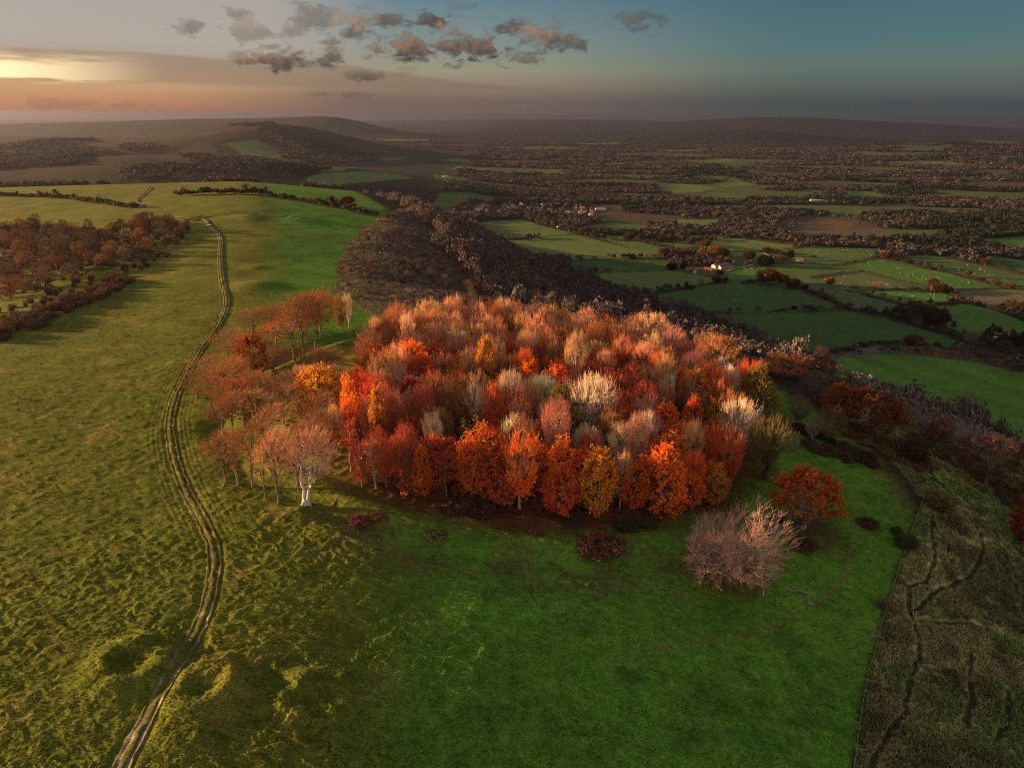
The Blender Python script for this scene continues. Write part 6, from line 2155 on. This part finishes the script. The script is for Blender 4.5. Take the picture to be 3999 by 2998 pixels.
# right side: thickets under the brow
R_HAND = [
    ('bare0', 3850, 1900, 1690, 260, (.10, .05, .045), 'broad dark bare tree under the brow at the right'), ('bare1', 4010, 1960, 1650, 190, (.075, .05, .04), 'tall bare tree cut by the right edge under the brow'),
    ('leaf2', 4010, 2130, 1960, 150, (.26, .045, .03), 'dark red bush-tree cut by the right edge'), ('bare2', 3660, 1725, 1615, 110, (.22, .055, .035), 'dark red round tree among grey saplings under the brow'),
    ('ash0', 3540, 1690, 1580, 90, (.22, .19, .17), 'grey upswept sapling left of the dark red round tree'), ('ash1', 3600, 1700, 1610, 90, (.24, .21, .19), 'grey sapling touching the dark red round tree'),
    ('ash2', 3720, 1740, 1640, 100, (.25, .22, .20), 'grey sapling right of the dark red round tree'), ('ash0', 3790, 1740, 1660, 100, (.20, .18, .17), 'grey sapling behind the broad dark bare tree'),
    ('bare1', 3230, 1720, 1570, 130, (.13, .10, .06), 'thin olive-brown tree on the dark bramble brow'), ('ash1', 3170, 1720, 1620, 110, (.25, .21, .17), 'whitish twiggy tree on the dark bramble brow'),
    ('ash2', 3110, 1660, 1540, 110, (.17, .15, .10), 'grey-olive tree just right of the yellow-olive edge trees'), ('bare0', 3420, 1720, 1620, 130, (.12, .06, .03), 'small rusty tree right of the broad dark one on the brow'),
    ('bare2', 3330, 1640, 1545, 120, (.12, .08, .06), 'brown bare tree behind the broad dark one on the brow'), ('leaf2', 3560, 1800, 1720, 150, (.06, .05, .02), 'dark olive bush-tree under the brow'),
    ('bare1', 3180, 1560, 1440, 130, (.11, .085, .07), 'grey-brown tree below the round ginger one'), ('bare0', 3250, 1550, 1420, 150, (.08, .06, .05), 'dark bare tree right of the round ginger one'),
    ('bare2', 3330, 1560, 1470, 130, (.09, .07, .055), 'dark bare tree above the bright field corner'), ('bare1', 3120, 1480, 1370, 120, (.08, .05, .045), 'dark mauve tree behind the round ginger one'),
    ('pole0', 3068, 2110, 1985, 50, (.20, .15, .11), 'thin upright sapling between the huge bare tree and the orange-brown oak'), ('ash1', 3090, 1780, 1700, 70, (.25, .20, .17), 'small white-stemmed tree on the bramble brow'),
]
for (k, px, by, ty, wpx, colr, lab) in R_HAND:
    x, y = G(px, by)
    z = ground_z(x, y)
    h = min(top_height(x, y, z, ty), 15)
    _, _, f = project(x, y, z + h / 2)
    plant(k, x, y, h, wpx * f / FPX, colr, lab, 'tree', None, 'bare_tree', None, fr)
BR = [  # kind, px, py, height m, width m, colour, label, name
    ('bush1', 3666, 1985, 4.6, 8.5, (.085, .075, .035), 'big olive-brown bush at the top of the fence', 'bush'), ('bush0', 3720, 2050, 3.4, 5.5, (.13, .10, .06), 'tan twiggy bush right of the big olive one', 'bush'),
    ('gorse', 3535, 2135, 2.6, 5.2, (.028, .040, .022), 'dark green gorse bush against the upper fence', 'bush'), ('gorse', 3500, 2080, 1.2, 3.0, (.04, .055, .026), 'low green bush above the dark gorse at the fence', 'bush'),
    ('sap', 3435, 2368, 2.0, 2.6, (.30, .30, .29), 'pale grey twiggy bush by the fence', 'bush'), ('bush2', 3475, 2375, 1.6, 2.6, (.16, .11, .06), 'tan bush touching the pale grey one by the fence', 'bush'),
    ('bramble', 3390, 2050, 1.1, 5.0, (.045, .032, .022), 'dark bramble at the right foot of the orange-brown oak', 'bramble'), ('bramble', 3130, 2130, .9, 6.5, (.055, .035, .025), 'brown bramble between the huge bare tree and the oak', 'bramble'),
    ('bramble', 2350, 2150, 1.7, 10.5, (.11, .045, .035), 'large red-brown bramble mound on the turf before the yellow tree', 'bramble'), ('bramble', 1404, 2046, 1.0, 4.6, (.12, .04, .04), 'small crimson bramble near the footpath', 'bramble'),
    ('bramble', 1480, 2025, .7, 3.5, (.09, .05, .025), 'low brown bramble right of the crimson one', 'bramble'), ('bramble', 2090, 2086, .7, 3.0, (.11, .05, .03), 'little reddish bramble between the wood and the large mound', 'bramble'),
    ('bramble', 1780, 1985, 1.3, 7.0, (.055, .032, .028), 'dark bramble under the front row, left half', 'bramble'), ('bramble', 1880, 2000, 1.2, 7.0, (.06, .030, .026), 'dark bramble under the round orange tree', 'bramble'),
    ('bramble', 1960, 1995, 1.0, 5.0, (.05, .03, .024), 'dark bramble under the pale bare-topped tree', 'bramble'), ('gorse', 2440, 2060, 1.3, 6.0, (.032, .042, .018), 'dark green nettle patch below the two pale stems', 'bush'),
    ('gorse', 2520, 2045, 1.2, 5.0, (.034, .046, .02), 'dark green bush below the flame-orange tree', 'bush'), ('bramble', 2230, 2030, .9, 6.0, (.04, .028, .02), 'dark undergrowth under the vermilion tree', 'bramble'),
    ('bramble', 1700, 2090, .6, 5.0, (.05, .06, .025), 'low green-grey weeds below the bramble patch', 'weeds'), ('bramble', 3040, 2030, .9, 4.5, (.05, .045, .022), 'low dark bush beside the orange-brown oak', 'bramble'),
]
for (k, px, py, h, w, c, lab, nm) in BR:
    x, y = G(px, py)
    plant_bush(k, x, y, h, w, tuple(1.6 * q for q in c), lab, 'bush' if nm == 'bush' else nm, None, nm)
for poly, n_, lab, grp, cc in [([(3050, 1640), (3130, 1665), (3280, 1720), (3430, 1800), (3420, 1825), (3300, 1775), (3150, 1700), (3045, 1665)], 45, 'dark bramble of the belt along the brow right of the wood', 'brambles of the brow belt', (.045, .032, .025)),
                               ([(3150, 1730), (3220, 1750), (3300, 1770), (3350, 1800), (3330, 1812), (3250, 1790), (3160, 1755)], 16, 'dark bramble of the small belt on the bright grass', 'brambles on the bright grass', (.06, .048, .028)),
                               ([(3500, 1740), (3700, 1800), (3860, 1900), (3999, 2040), (4060, 2130), (4060, 2050), (3900, 1850), (3700, 1740), (3560, 1690)], 60, 'brown bramble under the brow at the right edge', 'brambles under the brow', (.075, .05, .032)),
                               ([(3250, 1640), (3380, 1690), (3560, 1770), (3640, 1830), (3600, 1840), (3450, 1780), (3260, 1680)], 40, 'rusty bramble and bracken on the brow below the broad dark tree', 'bracken on the brow', (.10, .06, .035))]:
    for x, y in fill_px(poly, 2.3, n_, qr):
        plant_bush(qr.choice(['bramble', 'gorse', 'bush1']), x, y, qr.uniform(.7, 1.7), qr.uniform(2.6, 4.6), tuple(q * qr.uniform(1.1, 2.0) for q in cc), lab, 'bramble', grp, 'bramble', qr)
# thin undergrowth inside the ring's front edge
for x, y in fill_px([(1430, 1905), (1600, 1925), (1850, 1950), (2060, 1990), (2350, 2010), (2600, 1985), (2800, 1960), (2850, 1880), (2600, 1900), (2200, 1930), (1900, 1890), (1450, 1850)], 3.4, 70, qr):
    plant_bush(qr.choice(['bush0', 'bush1', 'sap']), x, y, qr.uniform(1.6, 4.2), qr.uniform(2.6, 4.8), qr.choice([(.40, .12, .04), (.55, .18, .04), (.26, .075, .05), (.14, .12, .05), (.50, .24, .05)]),
               'reddish sapling or bush filling under the front row of the wood', 'bush', 'undergrowth of the front row', 'understorey_bush', qr)

# standing maize
mg = np.random.default_rng(9)
for i, (poly, lab) in enumerate([([(3480, 1363), (3530, 1356), (3700, 1373), (3830, 1396), (3836, 1418), (3700, 1403), (3560, 1385)], 'tan strip of standing maize above the brightest field'),
                                 ([(3872, 1404), (3999, 1426), (4060, 1436), (4060, 1462), (3999, 1450), (3866, 1424)], 'shorter tan strip of standing maize at the right edge')]):
    P = np.array(fill_px(poly, 1.0, 5000, random.Random(50 + i), maxtry=6000))
    cl = np.array([(.25, .17, .095)]) * mg.uniform(.7, 1.25, (len(P), 1))
    me = scatter_mesh('maize', P[:, 0], P[:, 1], mg.uniform(.5, .9, len(P)), mg.uniform(2.0, 2.9, len(P)), cl, [leafclump(mg, 12, .45) for _ in range(4)], mg)
    tag(link('maize', me), lab, kind='stuff')


# woods of the plain and the far downs, one mass each
def wood_mask(x, y):
    h = ground_zs(x, y)
    R = np.hypot(x, y)
    S = np.interp(y, SH_Y, SH_X)
    d = seg_dist(x, y, SHOULDER) * np.where(x > S, 1, -1)
    m = np.ones(x.shape)
    m *= (h < -60) | (R > 1250)
    fs = fbm(x / 420 + 3, y / 170, 2, 62)
    f2 = fbm(x / 330 + 9, y / 300, 2, 63)
    m *= 1 - (R > 900) * np.maximum(sstep(fs, .20, .26), sstep(f2, .36, .42))
    for k, poly in FPOLY:
        m *= ~in_poly(x, y, poly)
    m *= 1 - .96 * in_poly(x, y, QUARRY)
    # meadows of the far downs: open, woods only where traced
    down = (x < -.02 * y - 180) & (y > 1100) & (h > -168)
    dw = np.zeros(x.shape, bool)
    for poly in DWOOD:
        dw |= in_poly(x, y, poly)
    m = np.where(down, dw, m)
    m *= np.where((R < 1350) & (d > 330) & ~down, .30, 1)
    m *= .45 + .75 * sstep(fbm(x / 120, y / 90, 2, 64), -.5, .2)
    m *= np.where(in_poly(x, y, gpv), .22, 1)
    return m, h, R


DWOOD = [GP(p) for p in [
    [(470, 668), (560, 645), (700, 645), (840, 658), (960, 682), (1050, 718), (900, 724), (700, 712), (480, 705)], [(700, 610), (860, 592), (1000, 622), (1180, 650), (1310, 660), (1200, 692), (1050, 702), (900, 672), (760, 650)],
    [(-60, 575), (120, 558), (240, 547), (370, 542), (370, 552), (260, 560), (400, 590), (480, 602), (300, 642), (100, 655), (-60, 670)],
    [(1000, 497), (1150, 507), (1250, 537), (1380, 577), (1490, 622), (1350, 642), (1250, 612), (1100, 562), (1000, 522)], [(900, 790), (1350, 735), (1480, 728), (1620, 738), (1780, 760), (1750, 800), (1500, 860), (1300, 810)],
    [(460, 575), (560, 560), (620, 565), (560, 590), (470, 592)], [(880, 487), (1080, 485), (1085, 494), (900, 497)], [(1080, 585), (1250, 600), (1300, 640), (1200, 640), (1090, 610)]]]


def far_wood(name, r0, r1, spacing, rad, hgt, nq, size, label, seed, azl=-42, azr=42, cmul=1.0):
    rng = np.random.default_rng(seed)
    area = math.radians(azr - azl) * (r1 * r1 - r0 * r0) / 2
    n = int(area / spacing ** 2)
    a = np.radians(rng.uniform(azl, azr, n))
    R = np.sqrt(rng.uniform(r0 * r0, r1 * r1, n))
    x, y = R * np.sin(a), R * np.cos(a)
    m, h, _ = wood_mask(x, y)
    k = rng.random(n) < m * .92
    x, y = x[k], y[k]
    n = len(x)
    t = fbm(x / 160, y / 120, 2, 66)
    ci = np.clip(((t + .8) / 1.6 * len(WOODCOLS) + rng.normal(size=n) * 1.3), 0, len(WOODCOLS) - 1).astype(int)
    cl = WOODCOLS[ci] * rng.uniform(.75, 1.3, (n, 1)) * cmul
    conif = sstep(fbm(x / 300 + 40, y / 220, 2, 67), .30, .38) > rng.random(n)
    cl[conif] = np.array((.030, .036, .020)) * rng.uniform(.7, 1.3, (conif.sum(), 1))
    rd = rad * rng.uniform(.65, 1.25, n)
    hg = hgt * rng.uniform(.65, 1.25, n) * np.where(conif, 1.15, 1)
    me = scatter_mesh(name, x, y, rd, hg, cl, [leafclump(rng, nq, size) for _ in range(8)], rng)
    print(name, n)
    return tag(link(name, me), label, kind='stuff')


def scrub_mass(name, label, xs, ys, cols, r, h, nq, size, seed):
    rng = np.random.default_rng(seed)
    n = len(xs)
    cl = np.array(cols)[rng.integers(len(cols), size=n)] * rng.uniform(.8, 1.22, (n, 1))
    me = scatter_mesh(name, xs, ys, r * rng.uniform(.55, 1.5, n), h * rng.uniform(.5, 1.5, n), cl, [leafclump(rng, nq, size) for _ in range(8)], rng)
    print(name, n)
    return tag(link(name, me), label, kind='stuff')


def region(n, x0, x1, y0, y1, test, seed):
    rng = np.random.default_rng(seed)
    x, y = rng.uniform(x0, x1, n), rng.uniform(y0, y1, n)
    k = rng.random(n) < test(x, y)
    return x[k], y[k]


def slope_d(x, y):
    return seg_dist(x, y, SHOULDER) * np.where(x > np.interp(y, SH_Y, SH_X), 1, -1)


SLX = lambda y: np.interp(y, [q[1] for q in SCRUB_LINE[::-1]], [q[0] for q in SCRUB_LINE[::-1]])
x, y = region(44000, -130, 60, 272, 720, lambda x, y: (x > SLX(y) + 1.5) * (slope_d(x, y) < 120) * (np.hypot(x, y - 186) > 76)
              * (.12 + .88 * sstep(fbm(x / 15, y / 18, 3, 701) + .014 * slope_d(x, y), -.2, .45)), 702)
scrub_mass('scrub', 'continuous low brown thorn scrub and dead bracken over the steep slope', x, y, [(.16, .115, .105), (.20, .135, .115), (.15, .12, .085), (.25, .19, .165), (.12, .085, .078)], 1.1, 1.6, 34, .22, 703)
x, y = region(17000, -260, 520, 210, 1500, lambda x, y: (slope_d(x, y) > 44 + 22 * vnoise(x / 40, y / 40, 704)) * (slope_d(x, y) < 455) * (np.hypot(x, y) > 200), 705)
ok_ = np.ones(len(x), bool)
for k_, poly in FPOLY:
    ok_ &= ~in_poly(x, y, poly)
scrub_mass('hanging_wood', 'close grey-brown woodland hanging on the steep slope behind the nearer trees', x[ok_], y[ok_], [(.135, .10, .10), (.165, .12, .105), (.115, .092, .088), (.145, .118, .112), (.15, .09, .068), (.09, .072, .066)], 3.5, 9.0, 95, .165, 706)
sb_ = GP([(3330, 1470), (3500, 1552), (3700, 1635), (4000, 1735), (4060, 1800), (3900, 1800), (3700, 1730), (3500, 1650), (3320, 1545)])
rs_ = GP([(3440, 2520), (3600, 2490), (3780, 2590), (3810, 2780), (3650, 2870), (3490, 2770), (3420, 2640)])
rs2 = GP([(3640, 1990), (3760, 2000), (3900, 2150), (3999, 2290), (3999, 2420), (3860, 2330), (3720, 2180)])
x, y = region(5200, 30, 150, 45, 140, lambda x, y: (.9 * in_poly(x, y, rs_) + .5 * in_poly(x, y, rs2)) * sstep(fbm(x / 6, y / 6, 2, 716), -.15, .35)
              * np.min([seg_dist(x, y, p_) > .9 for p_ in SHEEP_TRACKS], axis=0), 717)
scrub_mass('slope_scrub', 'low tangled bramble and dead stalks between the sheep tracks of the rough slope', x, y, [(.12, .115, .06), (.16, .12, .085), (.105, .15, .06), (.20, .165, .125)], .55, .55, 34, .2, 718)
bk = GP([(-40, 1348), (140, 1292), (300, 1210), (420, 1162), (528, 1105), (500, 1085), (400, 1118), (240, 1190), (90, 1250), (-40, 1300)])
x, y = region(9000, -330, -120, 180, 340, lambda x, y: in_poly(x, y, bk) * .30, 714)
scrub_mass('bank_scrub', 'matted brown thorn filling the long dark bank below the left thicket', x, y, [(.105, .066, .048), (.085, .054, .042), (.14, .10, .08), (.13, .078, .05)], 1.3, 2.6, 40, .22, 713)
x, y = region(40000, 80, 300, 130, 320, lambda x, y: in_poly(x, y, sb_) * .35, 711)
scrub_mass('saplings', 'pale grey belt of young ash and dead grass below the brow, above the brightest field', x, y, [(.21, .20, .175), (.17, .16, .135), (.25, .235, .205), (.14, .115, .09)], 1.2, 3.6, 20, .34, 712)
tp = GP([(-60, 905), (120, 885), (300, 905), (420, 905), (560, 862), (640, 862), (752, 905), (700, 960), (560, 1020), (330, 1085), (180, 1130), (60, 1170), (-60, 1200)])
x, y = region(5200, -420, -150, 250, 600, lambda x, y: in_poly(x, y, tp) * (.35 + .65 * sstep(fbm(x / 14, y / 14, 2, 707), -.3, .3)), 708)
scrub_mass('undergrowth', 'tangled brown undergrowth filling the thicket on the left slope', x, y, [(.10, .058, .038), (.13, .072, .040), (.075, .050, .036), (.15, .095, .06)], 1.9, 3.4, 34, .30, 709)

far_wood('woodland', 480, 1500, 7.5, 4.4, 9.5, 54, .30, 'brown and dark green woodland and tree belts of the near plain', 71)
far_wood('woodland', 1500, 3200, 11.0, 6.6, 11.5, 26, .40, 'mass of brown autumn woods over the middle plain', 72)
far_wood('woodland', 3200, 7500, 24.0, 14.0, 13.0, 14, .5, 'mass of dark woods reaching to the far plain', 73)
